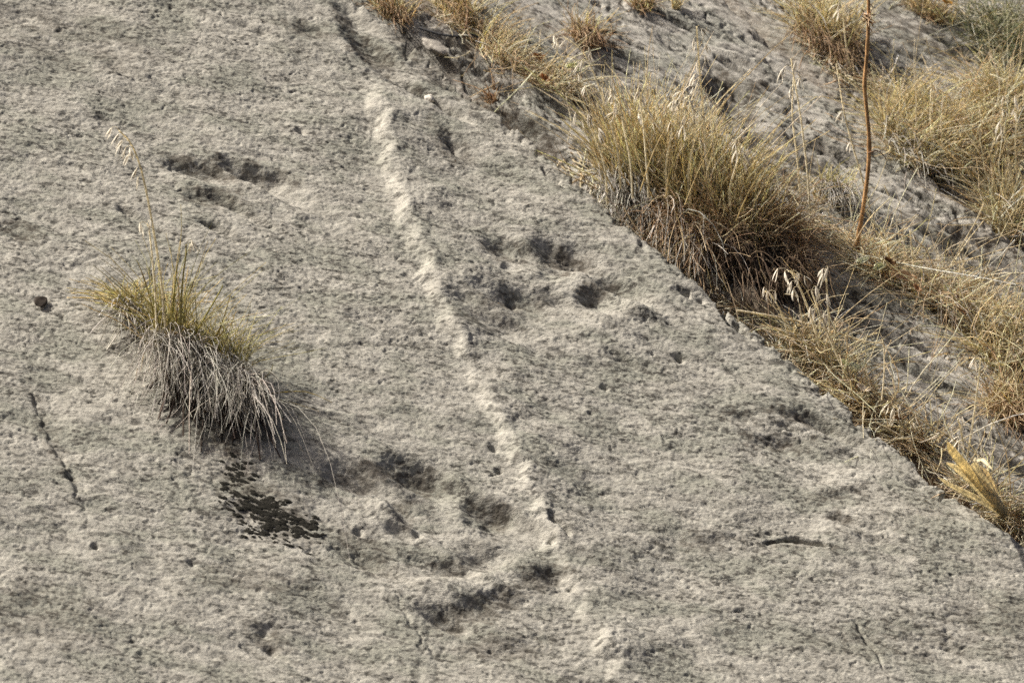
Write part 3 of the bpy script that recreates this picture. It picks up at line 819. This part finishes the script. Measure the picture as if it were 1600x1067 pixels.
for cx, cy, sx, sy, n, L, cols in ((1090, 380, 60, 30, 700, .10, BROWN + GOLD), (1140, 390, 70, 34, 1000, .10, BROWN), (1195, 372, 36, 22, 700, .08, BROWN), (1236, 404, 26, 24, 320, .065, BROWN + STRAW[-1:]),
                                   (1180, 360, 70, 30, 900, .10, BROWN + GOLD)):
    n = int(n * .6); b = outside(bases(on_slope, cx, cy, sx, sy, n, 20), 1180, 418, 50, 38); n = len(b)
    haze_twigs(st, b + N * .03 * rng.random((n, 1)), L, cols, .5, .7, .0006, .09, 7)
st.build('brown_twigs', THATCH, big, org, 'stuff')
st = Strands()
for cx, cy, sx, sy, n, L, cols, sd in ((975, 318, 46, 14, 300, .08, GREY, -.1), (1060, 380, 60, 22, 300, .10, BROWN + GREY, -.1), (1165, 428, 60, 22, 420, .07, [(.13, .09, .06), (.09, .07, .05), (.2, .14, .09), (.4, .3, .2)], 0),  # dark colours low down also paint shade around the hollow
                                       (1240, 440, 40, 20, 120, .07, [(.16, .11, .07), (.24, .17, .1)], .1)):
    b = outside(bases(on_slope, cx, cy, sx, sy, n, 38), 1185, 415, 42, 36); n = len(b)
    hang_roots(st, b + N * .05 * rng.random((n, 1)), L, cols, .6, .0010, .06, 7, sd)
st.build('hanging_thatch', THATCH, big, org, 'stuff')
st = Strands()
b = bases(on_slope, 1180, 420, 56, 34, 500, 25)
hang_roots(st, b + N * .01, .05, [(.06, .045, .035), (.09, .07, .05), (.13, .10, .075)], .4, .0018)  # dark strands paint the shade inside the clump's hollow
st.build('dark_core', THATCH, big, org, 'stuff')
yb = org[1] - .10
gs = (.70, .58, .32)
single_blades(big, org, [
    ([(975, 325), (1000, 365), (1030, 395), (1062, 402), (1072, 390)], yb, .0013, ss, (.8, .72, .6)), ([(945, 300), (975, 345), (1000, 370)], yb, .0011, (.5, .44, .4), ss),
    ([(1055, 330), (1066, 365), (1068, 400)], yb - .02, .0010, gs, gs), ([(1125, 420), (1135, 450), (1150, 472)], yb - .03, .0010, gs, ss), ([(1090, 370), (1105, 420), (1112, 460)], yb, .0009, gs, gs),
    ([(1180, 380), (1190, 425), (1208, 460)], yb - .02, .0008, gs, gs), ([(1020, 310), (1000, 260), (985, 200)], yb, .0012, gs, ss), ([(1040, 310), (1046, 250), (1040, 195)], yb, .0012, gs, ss),
    ([(960, 300), (935, 250), (920, 205)], yb, .0012, gs, ss), ([(1000, 300), (1020, 240), (1045, 190)], yb, .0012, gs, ss), ([(1070, 320), (1090, 270), (1110, 230)], yb, .0012, gs, gs),
    ([(930, 290), (895, 268), (868, 255), (845, 240)], yb + .02, .0013, ss, (.75, .66, .5)), ([(935, 296), (900, 280), (862, 262)], yb + .02, .0012, ss, ss), ([(1150, 345), (1170, 300), (1192, 262)], yb, .0011, gs, gs)])
yo = org[1]
for lab, path, ns, kw in (
        ('tall oat stalk arching left over the big clump, hung with pale husks', [(965, 235), (950, 180), (930, 120), (910, 80), (880, 58)], 12, dict(head=.55, spread=26, r=.0016)),
        ('straight tall oat stalk rising above the middle of the big clump', [(1102, 222), (1097, 160), (1092, 100), (1088, 42)], 9, dict(head=.5, spread=14)),
        ('thin oat stalk rising over the right shoulder of the big clump', [(1262, 275), (1252, 190), (1242, 130), (1236, 92)], 4, dict(head=.25, spread=22, r=.001)),
        ('oat head among several at the top left of the big clump', [(985, 250), (975, 200), (968, 160), (955, 140)], 7, dict(head=.4, spread=16)),
        ('oat head in front of the arching stalk on the big clump', [(1010, 250), (1005, 190), (1000, 150), (1012, 132)], 8, dict(head=.5, spread=16)),
        ('oat head at the top centre of the big clump', [(1040, 260), (1055, 190), (1066, 160), (1078, 150)], 8, dict(head=.5, spread=16)),
        ('lower oat head on the right of the top of the big clump', [(1075, 270), (1085, 210), (1072, 170), (1064, 158)], 8, dict(head=.5, spread=18)),
        ('leftmost short oat head leaning out of the big clump', [(945, 260), (930, 215), (915, 185), (905, 175)], 6, dict(head=.45, spread=16)),
        ('short oat head near the right end of the big clump', [(1140, 300), (1150, 260), (1155, 240), (1160, 228)], 5, dict(head=.4, spread=12)),):
    P0 = path[0]; extra = (P0[0] + 4, P0[1] + 60)
    oat(lab, [extra] + path, yo, ns, 'oats in the big clump', **kw)

# pale stone wedged under the clump
def stone(label, px, py, rx, ry, rz, mat, surf, seed, rot=0, sink=.4):
    import bmesh
    bm = bmesh.new(); bmesh.ops.create_icosphere(bm, subdivisions=3, radius=1)
    r_ = np.random.default_rng(seed); ph = r_.uniform(0, 6, 6)
    for v in bm.verts:
        f = 1 + .22 * math.sin(2.7 * v.co.x + ph[0]) * math.cos(2.4 * v.co.y + ph[1]) + .16 * math.sin(4.6 * v.co.z + 3.7 * v.co.x + ph[2]) + .10 * math.sin(7 * v.co.y + 5 * v.co.x + ph[3])
        v.co = Vector((v.co.x * rx * f, v.co.y * ry * f, v.co.z * rz * f))
    me = bpy.data.meshes.new('stone'); bm.to_mesh(me); bm.free()
    for p in me.polygons: p.use_smooth = True
    o = link('stone', me, mat)
    p = surf(px, py)[0] + N * rz * (1 - sink)
    o.matrix_world = Matrix.Translation(p) @ FRAME.to_3x3().to_4x4() @ Matrix.Rotation(math.radians(rot), 4, 'Z')
    return tag(o, label, 'stone')
stone('pale rounded stone wedged in the shade under the big clump', 1182, 482, .045, .022, .02, STONE, on_slope, 1, -38)
stone('small white pebble at the head of the raised seam', 672, 156, .009, .011, .008, plain('white_pebble', (.62, .58, .5), .9, 200), on_slab, 2, 0, .75)
stone('whitish rock lump lodged beside the crack above the seam', 682, 74, .030, .016, .008, plain('chalky_rock', (.40, .37, .32), .95, 80), on_slope, 3, -40, .8)

# dark leaf chip on the slab
def flat_leaf(name, label, cat, p, size, col, curl, rot, tilt=0, group=None, seed=0, width=.38):
    r_ = np.random.default_rng(seed)
    nL, nW = 9, 5
    V = []; Cc = []; Q = []
    for i in range(nL):
        t = i / (nL - 1); wv = size * width * math.sin(math.pi * (t * .92 + .06)) ** .7
        for j in range(nW):
            a = (j - 2) / 2
            z = curl * size * ((t - .5) ** 2 * 1.6 + a * a * .35 + .10 * math.sin(9 * t + 3 * a + seed)) + .004
            V.append(((t - .5) * size, a * wv + .04 * size * math.sin(5 * t + seed), z))
            k_ = .75 + .5 * r_.random(); Cc.append(tuple(c * k_ for c in col))
    for i in range(nL - 1):
        for j in range(nW - 1):
            a = i * nW + j; Q.append((a, a + nW, a + nW + 1, a + 1))
    o = link(name, mesh_np(name, np.array(V), np.array(Q), np.array(Cc)), LEAF)
    md = o.modifiers.new('thickness', 'SOLIDIFY'); md.thickness = .0006
    o.matrix_world = Matrix.Translation(p) @ FRAME.to_3x3().to_4x4() @ Matrix.Rotation(rot, 4, 'Z') @ Matrix.Rotation(tilt, 4, 'X')
    return tag(o, label, cat, group)
flat_leaf('fallen_leaf', 'small dark brown leaf lying alone on the slab at far left', 'leaf', on_slab(63, 476)[0] + N * .002, .03, (.06, .048, .036), .1, .9, .1, None, 5, .40)

# ------------------------------------------------------------------ moss under the hanging tuft
mo = on_slab(420, 800)[0]
moss = thing('moss_patch', mo, 'black moss cushions on the slab below the hanging tuft', 'moss')
def cushion_mesh(seed):
    import bmesh
    r_ = np.random.default_rng(seed); bm = bmesh.new(); bmesh.ops.create_icosphere(bm, subdivisions=2, radius=1)
    for v in bm.verts:
        f = 1 + .35 * r_.normal() * .6
        v.co = Vector((v.co.x * f, v.co.y * f, v.co.z * .55 * (1 + .25 * r_.normal())))
    me = bpy.data.meshes.new('cushion'); bm.to_mesh(me); bm.free(); me.materials.append(MOSS); return me
CUSH = [cushion_mesh(i) for i in range(5)]
spots = []
for cx, cy, sx, sy, n, r_ in ((372, 745, 16, 22, 26, .006), (368, 720, 8, 14, 8, .005), (365, 780, 22, 16, 22, .006), (410, 795, 26, 16, 34, .009), (440, 810, 26, 16, 34, .008), (478, 825, 16, 14, 18, .007), (430, 838, 34, 12, 22, .005), (395, 830, 16, 8, 10, .005), (350, 790, 12, 6, 8, .004), (425, 785, 10, 12, 10, .008)):
    n = int(n * 1.4); x = rng.normal(cx, sx * .75, n); y = rng.normal(cy, sy * .75, n) + (x - cx) * .35
    for a, b_ in zip(x, y): spots.append((a, b_, r_ * rng.uniform(.3, .9)))
pp = on_slab([s_[0] for s_ in spots], [s_[1] for s_ in spots])
for p, (a, b_, r_) in zip(pp, spots):
    c = bpy.data.objects.new('cushion', random.choice(CUSH)); COL.objects.link(c); c.parent = moss
    R_ = FRAME.to_3x3().to_4x4() @ Matrix.Rotation(-.5 + random.uniform(-.3, .3), 4, 'Z')
    c.matrix_local = Matrix.Translation(Vector(p - mo) + Vector(N) * .0008) @ R_ @ Matrix.Diagonal((r_ * random.uniform(1.0, 2.2), r_ * random.uniform(.5, .9), r_ * .5, 1))

# ------------------------------------------------------------------ other tufts on the slope
def simple_tuft(label, cx, cy, sx, sy, n, L, cols, tips, surf=on_slope, ang=0, spread=.35, lean=(0, 0, 0), droop=.2, r=.0008, thatch=0, tcol=None, tL=.06, twigs=0, wcol=BROWN, wL=.06, wr=.0007, name='grass_tuft', cat='grass tuft', group='dry tufts on the slope', tang=0):
    org = surf(cx, cy)[0]
    o = thing(name, org, label, cat, group)
    if n:
        st = Strands(); b = bases(surf, cx, cy, sx, sy, int(n * .5), ang)
        up_blades(st, b, L, cols, tips, spread, lean, droop, r)
        st.build('fine_blades', GRASS, o, org, 'stuff')
    if thatch:
        st = Strands(); b = bases(surf, cx, cy + sy * .3, sx, sy, thatch, ang)
        hang_roots(st, b + N * .02, tL, tcol or BROWN, .5, .0009)
        st.build('hanging_thatch', THATCH, o, org, 'stuff')
    if tang:
        st = Strands(); b = bases(surf, cx, cy, sx * 1.15, sy * 1.15, int(tang * 1.5), ang)
        haze_twigs(st, b + N * .03 * rng.random((len(b), 1)), .11, STRAW, .25, .75, .0010, .05, 7, .15)
        st.build('bent_straws', GRASS, o, org, 'stuff')
    if twigs:
        st = Strands(); b = bases(surf, cx, cy, sx, sy, int(twigs * .33), ang)
        haze_twigs(st, b, wL, wcol, .5, .7, wr, .09, 6)
        st.build('brown_twigs', THATCH, o, org, 'stuff')
    return o

DARKS = [(.12, .085, .06), (.18, .13, .09)]
simple_tuft('straw tuft at the top edge just above the slab corner', 610, 22, 36, 12, 300, .06, STRAW + GOLD, STRAW, ang=35, thatch=60, twigs=200, tL=.03)
simple_tuft('straw grass strip in the joint at the top, first half', 712, 25, 46, 12, 420, .075, STRAW + GOLD, STRAW + GOLD, ang=38, lean=(.1, 0, 0), thatch=60)
simple_tuft('straw grass strip leaning right in the joint below the top strip', 775, 85, 40, 10, 360, .08, STRAW + GOLD, STRAW, ang=40, lean=(.25, 0, 0), droop=.35, thatch=50)
simple_tuft('brown leafy litter tuft at the end of the straw strip', 850, 125, 50, 14, 260, .045, STRAW + BROWN, STRAW, ang=28, spread=.7, twigs=400, wcol=BROWN + STRAW, wL=.05, tang=50)
simple_tuft('small brown tuft alone near the top centre', 915, 58, 26, 12, 140, .06, BROWN + GOLD, GOLD + STRAW, ang=25, thatch=70, tcol=DARKS + BROWN, tL=.04, twigs=420)
simple_tuft('tiny brown tuft cut by the top edge left of the woody stem', 1005, 10, 16, 8, 120, .05, GOLD + BROWN, GOLD, twigs=120)
simple_tuft('tiny straw tuft touching the top edge beside the brown tuft', 1058, 12, 8, 5, 50, .05, GOLD, STRAW)
simple_tuft('little reddish sprig standing in the crack above the slab', 766, 158, 10, 6, 40, .04, BROWN, BROWN, twigs=60, wL=.035)
simple_tuft('golden tuft left of the woody stem at the top', 1290, 62, 56, 22, 800, .10, GOLD + STRAW, GOLD + STRAW, ang=28, thatch=220, tcol=DARKS + BROWN, twigs=600, wcol=BROWN + GOLD, wL=.07)
simple_tuft('thin green tuft on bare rock left of the woody stem', 1300, 308, 32, 10, 170, .065, OLIVE + GOLD, OLIVE + GOLD, ang=20, thatch=140, tcol=GREY, tL=.06, twigs=250, wcol=GOLD + BROWN, wL=.05)
simple_tuft('brown bush low at the right edge of the slope', 1580, 640, 36, 24, 120, .06, BROWN + GOLD, GOLD, ang=30, twigs=1500, wcol=BROWN + GOLD, wL=.075, thatch=60)
simple_tuft('dense straw thicket beside the woody stem at upper right', 1430, 215, 60, 44, 900, .10, STRAW + GOLD + OLIVE, STRAW + GOLD, ang=35, spread=.5, twigs=700, wcol=BROWN + STRAW, wL=.08, thatch=120, tcol=GREY, tang=160)
simple_tuft('tan thicket of bent straws in the upper right band', 1520, 240, 60, 46, 1000, .10, STRAW + GOLD + BROWN, STRAW + GOLD, ang=35, spread=.6, droop=.45, twigs=900, wcol=BROWN + STRAW, wL=.08, tang=220)
simple_tuft('straw fan at the right edge under the thicket', 1575, 345, 34, 22, 420, .11, STRAW + GOLD, STRAW, ang=35, spread=.4, twigs=300, wcol=STRAW + BROWN, tang=90)
simple_tuft('low straw at the upper right below the green bush', 1570, 170, 50, 34, 600, .09, GOLD + STRAW + OLIVE, STRAW + GOLD, ang=30, spread=.6, twigs=600, wcol=STRAW + BROWN + OLIVE, wL=.08, tang=160)
simple_tuft('brown grass on the ledge at the top right', 1450, 18, 44, 10, 260, .05, BROWN + GOLD, GOLD + STRAW, ang=25, twigs=400, wcol=BROWN + OLIVE, wL=.05)
simple_tuft('straw and leaf litter heap at the foot of the woody stem', 1370, 415, 54, 18, 420, .05, STRAW + BROWN, STRAW, ang=30, spread=.8, droop=.4, twigs=700, wcol=BROWN + STRAW, wL=.055, wr=.0008, tang=140)
simple_tuft('brown straw heap right of the woody stem foot', 1470, 470, 60, 20, 520, .06, STRAW + BROWN, STRAW + GOLD, ang=28, spread=.8, droop=.4, twigs=900, wcol=BROWN + STRAW, wL=.06, wr=.0008, thatch=120, tcol=GREY + BROWN, tL=.09, tang=160)
simple_tuft('thick straw mat at the right edge below the litter heaps', 1565, 540, 50, 40, 800, .08, GOLD + STRAW, STRAW + GOLD, ang=38, spread=.6, droop=.4, twigs=900, wcol=BROWN + GOLD + STRAW, wL=.07, wr=.0007, tang=200)
GREEN = [(.18, .22, .12), (.24, .27, .15), (.30, .31, .18), (.40, .37, .22)]
simple_tuft('grey green feathery bush in the top right corner', 1572, 62, 70, 40, 160, .08, GREEN + OLIVE, GREEN, ang=25, spread=.9, twigs=1300, wcol=GREEN + GREEN + STRAW, wL=.11, wr=.0008, name='bush', cat='bush')
simple_tuft('pale straw clump of oats low in the crevice', 1268, 560, 50, 18, 260, .07, STRAW, STRAW, ang=38, spread=.45, twigs=200, wcol=STRAW + BROWN, wL=.05, tang=120)
simple_tuft('dry straw in the crevice beside curled leaves', 1345, 630, 46, 14, 200, .05, STRAW + BROWN, STRAW, ang=38, spread=.7, twigs=400, wcol=BROWN, wL=.05, tang=90)
simple_tuft('broken straws in the crevice above the pale cane leaves', 1430, 690, 50, 12, 120, .045, STRAW + BROWN, STRAW, ang=38, spread=.8, twigs=260, wcol=BROWN + DARKS, wL=.045, tang=60)
simple_tuft('straw tangle at the lower right end of the crevice', 1560, 800, 60, 14, 240, .06, STRAW, STRAW, ang=38, spread=.6, twigs=260, wcol=BROWN + STRAW, wL=.05, tang=90)

# ------------------------------------------------------------------ oats low in the crevice
yl = depth_on(on_slope, 1270, 560) - .02
LOW = 'oats low in the crevice'
for lab, path, ns, kw in (
        ('oat stalk with wide open husks nearest the big clump', [(1290, 580), (1275, 520), (1258, 470), (1240, 430), (1232, 424)], 9, dict(head=.45, spread=24)),
        ('upright oat stalk with a single closed head right of the open husks', [(1300, 590), (1296, 520), (1292, 455), (1290, 420)], 3, dict(head=.15, spread=8)),
        ('short oat stalk with one white husk under the big clump', [(1240, 560), (1225, 500), (1205, 462), (1195, 455)], 3, dict(head=.2, spread=12)),
        ('leaning oat stalk in front of the curled leaves', [(1335, 610), (1310, 560), (1285, 500), (1268, 455)], 6, dict(head=.4, spread=20)),
        ('oat stalk with drooping husks over the dark lower crevice', [(1405, 690), (1410, 660), (1405, 640), (1395, 635)], 7, dict(head=.7, spread=26, r=.0009)),
        ('tall thin oat stalk behind the lower crevice', [(1510, 720), (1520, 660), (1528, 600), (1532, 560)], 2, dict(head=.1, spread=10, r=.0009)),
        ('oat stalk with small husks above the pale cane leaves', [(1500, 740), (1505, 700), (1500, 665), (1496, 655)], 5, dict(head=.5, spread=16, r=.0008)),
        ('dry oat stalk right of the pale cane leaves', [(1540, 770), (1535, 730), (1520, 700), (1510, 690)], 5, dict(head=.5, spread=16, r=.0009)),
        ('oat stalk with husks among the right edge straw', [(1590, 330), (1578, 260), (1568, 200), (1560, 155)], 4, dict(head=.4, spread=10, r=.0011)),
        ('thin oat stalk crossing the upper right thicket', [(1460, 260), (1455, 200), (1454, 170), (1455, 140)], 3, dict(head=.3, spread=8, r=.0009)),
        ('thin pale stem rising from the golden tuft at the top', [(1330, 110), (1322, 70), (1318, 30), (1316, 4)], 3, dict(head=.2, spread=8, r=.001)),
        ('thin pale stem left of the jointed stalk', [(1250, 300), (1246, 250), (1238, 180), (1240, 120)], 2, dict(head=.1, spread=8, r=.001)),
        ('thin leaning stem over bare rock right of the woody stem', [(1432, 460), (1428, 420), (1424, 385), (1422, 360)], 1, dict(head=.1, spread=6, r=.001)),
        ('thin upright stem at the right above the brown bush', [(1592, 300), (1586, 240), (1588, 200), (1590, 150)], 3, dict(head=.2, spread=8, r=.001)),
        ('jointed pale stalk leaning beside the woody stem', [(1362, 340), (1350, 290), (1330, 220), (1318, 170), (1307, 100)], 3, dict(head=.5, spread=6, r=.0016))):
    y_ = depth_on(on_slope, *path[0]) - .01
    oat(lab, path, y_, ns, LOW if path[0][1] > 400 else 'thin oats on the upper slope', **kw)

# long loose straws
def straw(label, pts, surf, r=.0019, col=(.88, .79, .58), dy=-.10, name='loose_straw'):
    y_ = depth_on(surf, *pts[0]) + dy; r = max(r, .0014)
    P_ = np.array([at(a, b, y_) for a, b in pts]); q = smooth_path(P_, 9); org = q[0].copy()
    o = thing(name, org, label, 'straw', 'loose straws')
    g = np.linspace(0, 1, 9)
    st = Strands().add(q[None], (r * (1 - .4 * g))[None], (np.array(col)[None] * (.9 + .2 * g[:, None]))[None])
    st.build('culm', GRASS, o, org)
    nd = Strands()
    c = q[4]; t = q[5] - q[3]; t /= np.linalg.norm(t)
    nd.add(np.array([[c - t * .003, c, c + t * .003]]), np.array([[r * .9, r * 1.5, r * .9]]), np.array([[col, col, col]], float) * .8)
    nd.build('node', GRASS, o, org)
straw('long pale straw lying level across the low oats', [(1150, 485), (1240, 500), (1310, 520), (1350, 533), (1380, 536)], on_slope)
straw('straw bent at its tip standing in the low crevice', [(1378, 625), (1382, 580), (1381, 540), (1375, 520), (1362, 522)], on_slope, .0011)
straw('second long straw sloping under the level one', [(1195, 515), (1270, 540), (1330, 560)], on_slope, .0010)
straw('long straw lying along the crevice towards the cane leaves', [(1370, 660), (1420, 690), (1480, 745), (1560, 800)], on_slope, .0013)
straw('straw crossing above the cane leaves', [(1430, 650), (1480, 680), (1530, 712)], on_slope, .0010)
straw('thin straw standing oblique on bare rock at right', [(1485, 415), (1505, 380), (1525, 345), (1537, 318)], on_slope, .0010, dy=-.01)
straw('thin straw sloping down left to the litter heap', [(1382, 290), (1400, 330), (1420, 365), (1434, 386)], on_slope, .0009, dy=-.02)
straw('flat straw lying under the upper right thicket', [(1470, 270), (1510, 282), (1560, 290)], on_slope, .0014, dy=-.03)
straw('pale straw at the top edge left of the golden tuft', [(1200, -6), (1225, 12), (1245, 28)], on_slope, .0012, dy=-.02)
straw('pale straw lying along the joint above the slab edge', [(665, 12), (715, 48), (770, 85), (830, 130)], on_slope, .0011, dy=-.02)
straw('straw lying on the slab edge left of the big clump', [(812, 205), (845, 240), (880, 270), (925, 288)], on_slope, .0012, dy=-.05)

# dark curved twig
q = smooth_path([on_slope(a, b)[0] - np.array([0, .02, 0]) for a, b in ((655, 45), (690, 56), (720, 50), (735, 52), (750, 58))], 10)
tw = link('twig', mesh_np('twig', *(lambda s_: (np.concatenate(s_.v), np.concatenate(s_.q), np.concatenate(s_.c)))(Strands().add(q[None], np.full((1, 10), .0022), np.full((1, 10, 3), .09)))), WOOD)
tag(tw, 'dark curved twig lying on the rock near the top', 'twig')

# ------------------------------------------------------------------ the woody stem
path = [(1338, 400), (1341, 370), (1348, 330), (1356, 270), (1358, 220), (1354, 170), (1351, 130), (1355, 80), (1357, 30), (1357, -60), (1360, -160)]
ys = depth_on(on_slope, 1338, 400)
P_ = np.array([at(a, b, ys - .012 * i) for i, (a, b) in enumerate(path)]); q = smooth_path(P_, 40); org = q[0].copy()
stem = thing('woody_stem', org, 'tall reddish brown woody stem rising past the top edge', 'plant stem')
g = np.linspace(0, 1, 40)
rad = .0042 - .0012 * g
for t0 in (.13, .38, .60, .72): rad = rad + .0012 * np.exp(-((g - t0) / .012) ** 2)
cw = np.array([.46, .27, .12])[None] * (.75 + .35 * (g[:, None] > .1)) * (1 + .22 * np.random.default_rng(5).normal(size=(40, 1)))
def tube(pts, rad, col, sides=8):
    t = np.gradient(pts, axis=0); t /= np.linalg.norm(t, axis=1, keepdims=True)
    a = np.cross(t, [0, 1, .2]); a /= np.linalg.norm(a, axis=1, keepdims=True); b = np.cross(t, a)
    th = np.arange(sides) * 2 * np.pi / sides
    V = (pts[:, None] + (a[:, None] * np.cos(th)[None, :, None] + b[:, None] * np.sin(th)[None, :, None]) * rad[:, None, None]).reshape(-1, 3)
    n = len(pts); i = np.arange(n - 1)[:, None] * sides; j = np.arange(sides)[None]
    Q = np.stack([i + j, i + (j + 1) % sides, i + (j + 1) % sides + sides, i + j + sides], -1).reshape(-1, 4)
    return V, Q, np.repeat(col[:, None], sides, 1).reshape(-1, 3)
V, Q, Cc = tube(q - org, rad, cw)
link('stalk', mesh_np('stalk', V, Q, Cc), WOOD, stem)
for pts in ([(1351, 123), (1342, 122), (1336, 118)], [(1356, 240), (1372, 236), (1386, 250)], [(1356, 29), (1350, 20), (1346, 14)]):
    yk = ys - .05
    qq = smooth_path([at(a, b, yk) for a, b in pts], 6)
    V, Q, Cc = tube(qq - org, np.linspace(.0016, .0007, 6), np.tile([.26, .15, .08], (6, 1)), 6)
    link('side_twig', mesh_np('side_twig', V, Q, Cc), WOOD, stem)
st = Strands()
c = at(1357, 28, ys - .10)
b = np.tile(c, (40, 1)) + rng.normal(size=(40, 3)) * np.array([.003, .003, .008])
haze_twigs(st, b, .012, BROWN, .0, 1.0, .0012, .05, 4, 0)
st.build('dry_bracts', THATCH, stem, org, 'stuff')

# ------------------------------------------------------------------ pale cane leaves at the lower right
org = on_slope(1572, 805)[0]
cane = thing('cane_shoot', org, 'broad pale cane leaves fanned out at the lower right crevice', 'cane')
def ribbon(pts, y, w0, col, name='leaf'):
    P_ = np.array([at(a, b, y - .06 * i) for i, (a, b) in enumerate(pts)]); q = smooth_path(P_, 12); g = np.linspace(0, 1, 12)
    t = np.gradient(q, axis=0); t /= np.linalg.norm(t, axis=1, keepdims=True)
    s_ = np.cross(t, [0.1, -1, .15]); s_ /= np.linalg.norm(s_, axis=1, keepdims=True)
    nn = np.cross(t, s_)
    wd = w0 * (np.sin(np.pi * np.clip(g * .8 + .22, 0, 1)) ** .6 + .05)
    rows = [q + s_ * (wd * a)[:, None] + nn * (wd * (.35 * a * a))[:, None] for a in (-1, -.5, 0, .5, 1)]
    V = np.stack(rows, 1).reshape(-1, 3) - org
    i = np.arange(11)[:, None] * 5; j = np.arange(4)[None]
    Q = np.stack([i + j, i + j + 1, i + j + 6, i + j + 5], -1).reshape(-1, 4)
    cc = np.array(col)[None, None] * np.array([.85, 1.05, .8, 1.08, .9])[None, :, None] * (.85 + .25 * g[:, None, None])
    o = link(name, mesh_np(name, V, Q, cc.reshape(-1, 3)), GRASS, cane)
    md = o.modifiers.new('thickness', 'SOLIDIFY'); md.thickness = .0008
yc = org[1] - .12
tan_ = (.82, .72, .46)
for pts, w0, c_ in (([(1575, 805), (1545, 770), (1510, 730), (1486, 700), (1480, 690)], .009, tan_), ([(1572, 806), (1535, 768), (1500, 735), (1478, 722)], .007, (.84, .76, .54)),
                    ([(1570, 800), (1548, 765), (1530, 735), (1522, 722), (1535, 716), (1552, 735)], .008, (.84, .76, .54)), ([(1568, 805), (1530, 780), (1490, 760), (1465, 745)], .005, (.86, .78, .56)),
                    ([(1565, 800), (1545, 745), (1525, 725)], .006, (.80, .70, .48))):
    ribbon(pts, yc, w0, c_)

# ------------------------------------------------------------------ dry leaves in the litter
LV = (('curled tan dry leaf standing at the slab edge, largest of the crevice leaves', 1328, 600, .045, STRAW[0], 1.2, 'e'), ('flat pale leaf lying just below the largest curled leaf', 1345, 628, .04, (.6, .52, .4), .3, 'e'),
      ('tan leaf behind the curled leaf in the crevice', 1318, 590, .03, STRAW[1], .9, 'e'),
      ('rounded pale leaf at the foot of the woody stem', 1338, 430, .035, STRAW[0], 1.0, 's'), ('curled tan leaf right of the woody stem foot', 1362, 440, .035, STRAW[1], 1.2, 's'),
      ('long folded leaf lying in the litter heap', 1405, 455, .065, (.5, .36, .22), .6, 's'), ('dark curled leaf beside the long folded leaf', 1385, 432, .035, (.3, .19, .1), 1.2, 's'),
      ('small brown leaf below the long folded leaf', 1432, 472, .03, (.42, .26, .14), .7, 's'), ('tan leaf in the middle of the brown straw heap', 1480, 470, .04, STRAW[1], .8, 's'),
      ('broken pale leaf at the right of the brown straw heap', 1520, 490, .035, STRAW[0], .8, 's'), ('upright pale leaf on the straw mat at the right', 1550, 520, .04, STRAW[2], .4, 's'),
      ('brown leaf hanging under the straw mat', 1500, 505, .03, (.4, .25, .14), .8, 's'), ('curled brown leaf in the joint below the straw strip', 838, 116, .03, (.42, .26, .13), 1.2, 's'),
      ('reddish leaf at the lower end of the top litter', 856, 130, .032, (.5, .28, .14), .9, 's'), ('tan curled leaf near the reddish leaf', 884, 122, .032, STRAW[1], 1.2, 's'),
      ('pale leaf ending the top litter strip', 905, 128, .028, STRAW[0], 1.0, 's'), ('yellow and red fallen leaf at the top right', 1476, 24, .03, (.55, .34, .08), .5, 's'),
      ('pale chaff leaf under the cane leaves', 1500, 765, .025, STRAW[2], .5, 's'), ('brown leaf in the dark lower crevice', 1395, 672, .028, (.4, .27, .16), .9, 's'))
for i, (lab, a, b_, sz, c_, cu, k_) in enumerate(LV):
    p = on_slope(a, b_)[0] + N * .02 + np.array([0, -.03, .006]); c_ = tuple(min(.9, v_ * 1.25) for v_ in c_)
    flat_leaf('dry_leaf', lab, 'leaf', p, sz * .72, c_, cu, random.uniform(-1.2, .4), random.uniform(.2, .9), 'dry leaves caught in the joints', 20 + i, random.uniform(.16, .26))

# litter stuff along the joints: broken stems and chaff
st = Strands()
for poly, n in ((EDGE[7:19], 900), (J2[2:6], 300), (J2[9:14], 900), (J4[2:7], 800)):
    P_ = np.array(poly, float); i = rng.integers(0, len(P_) - 1, n); f = rng.random((n, 1))
    xy = P_[i] * (1 - f) + P_[i + 1] * f + rng.normal(size=(n, 2)) * np.array([12, 8]) + np.array([12, -6])
    b = on_slope(xy[:, 0], xy[:, 1]) + N * .01 * rng.random((n, 1))
    d = rng.normal(size=(n, 3)) + EU * .8 - EV * .6; d -= (d @ N)[:, None] * N * .8
    L = rng.uniform(.015, .055, n); rr = rng.uniform(.0006, .0016, n)
    st.add(*grow(b, d, L, rng.normal(size=(n, 3)) * .2, rr, rr * .7, pick(STRAW + STRAW + BROWN, n), pick(STRAW, n), 4, .05))
lt = st.build('plant_litter', THATCH)
tag(lt, 'broken stems and chaff caught along the joints of the rock', 'litter', kind='stuff')
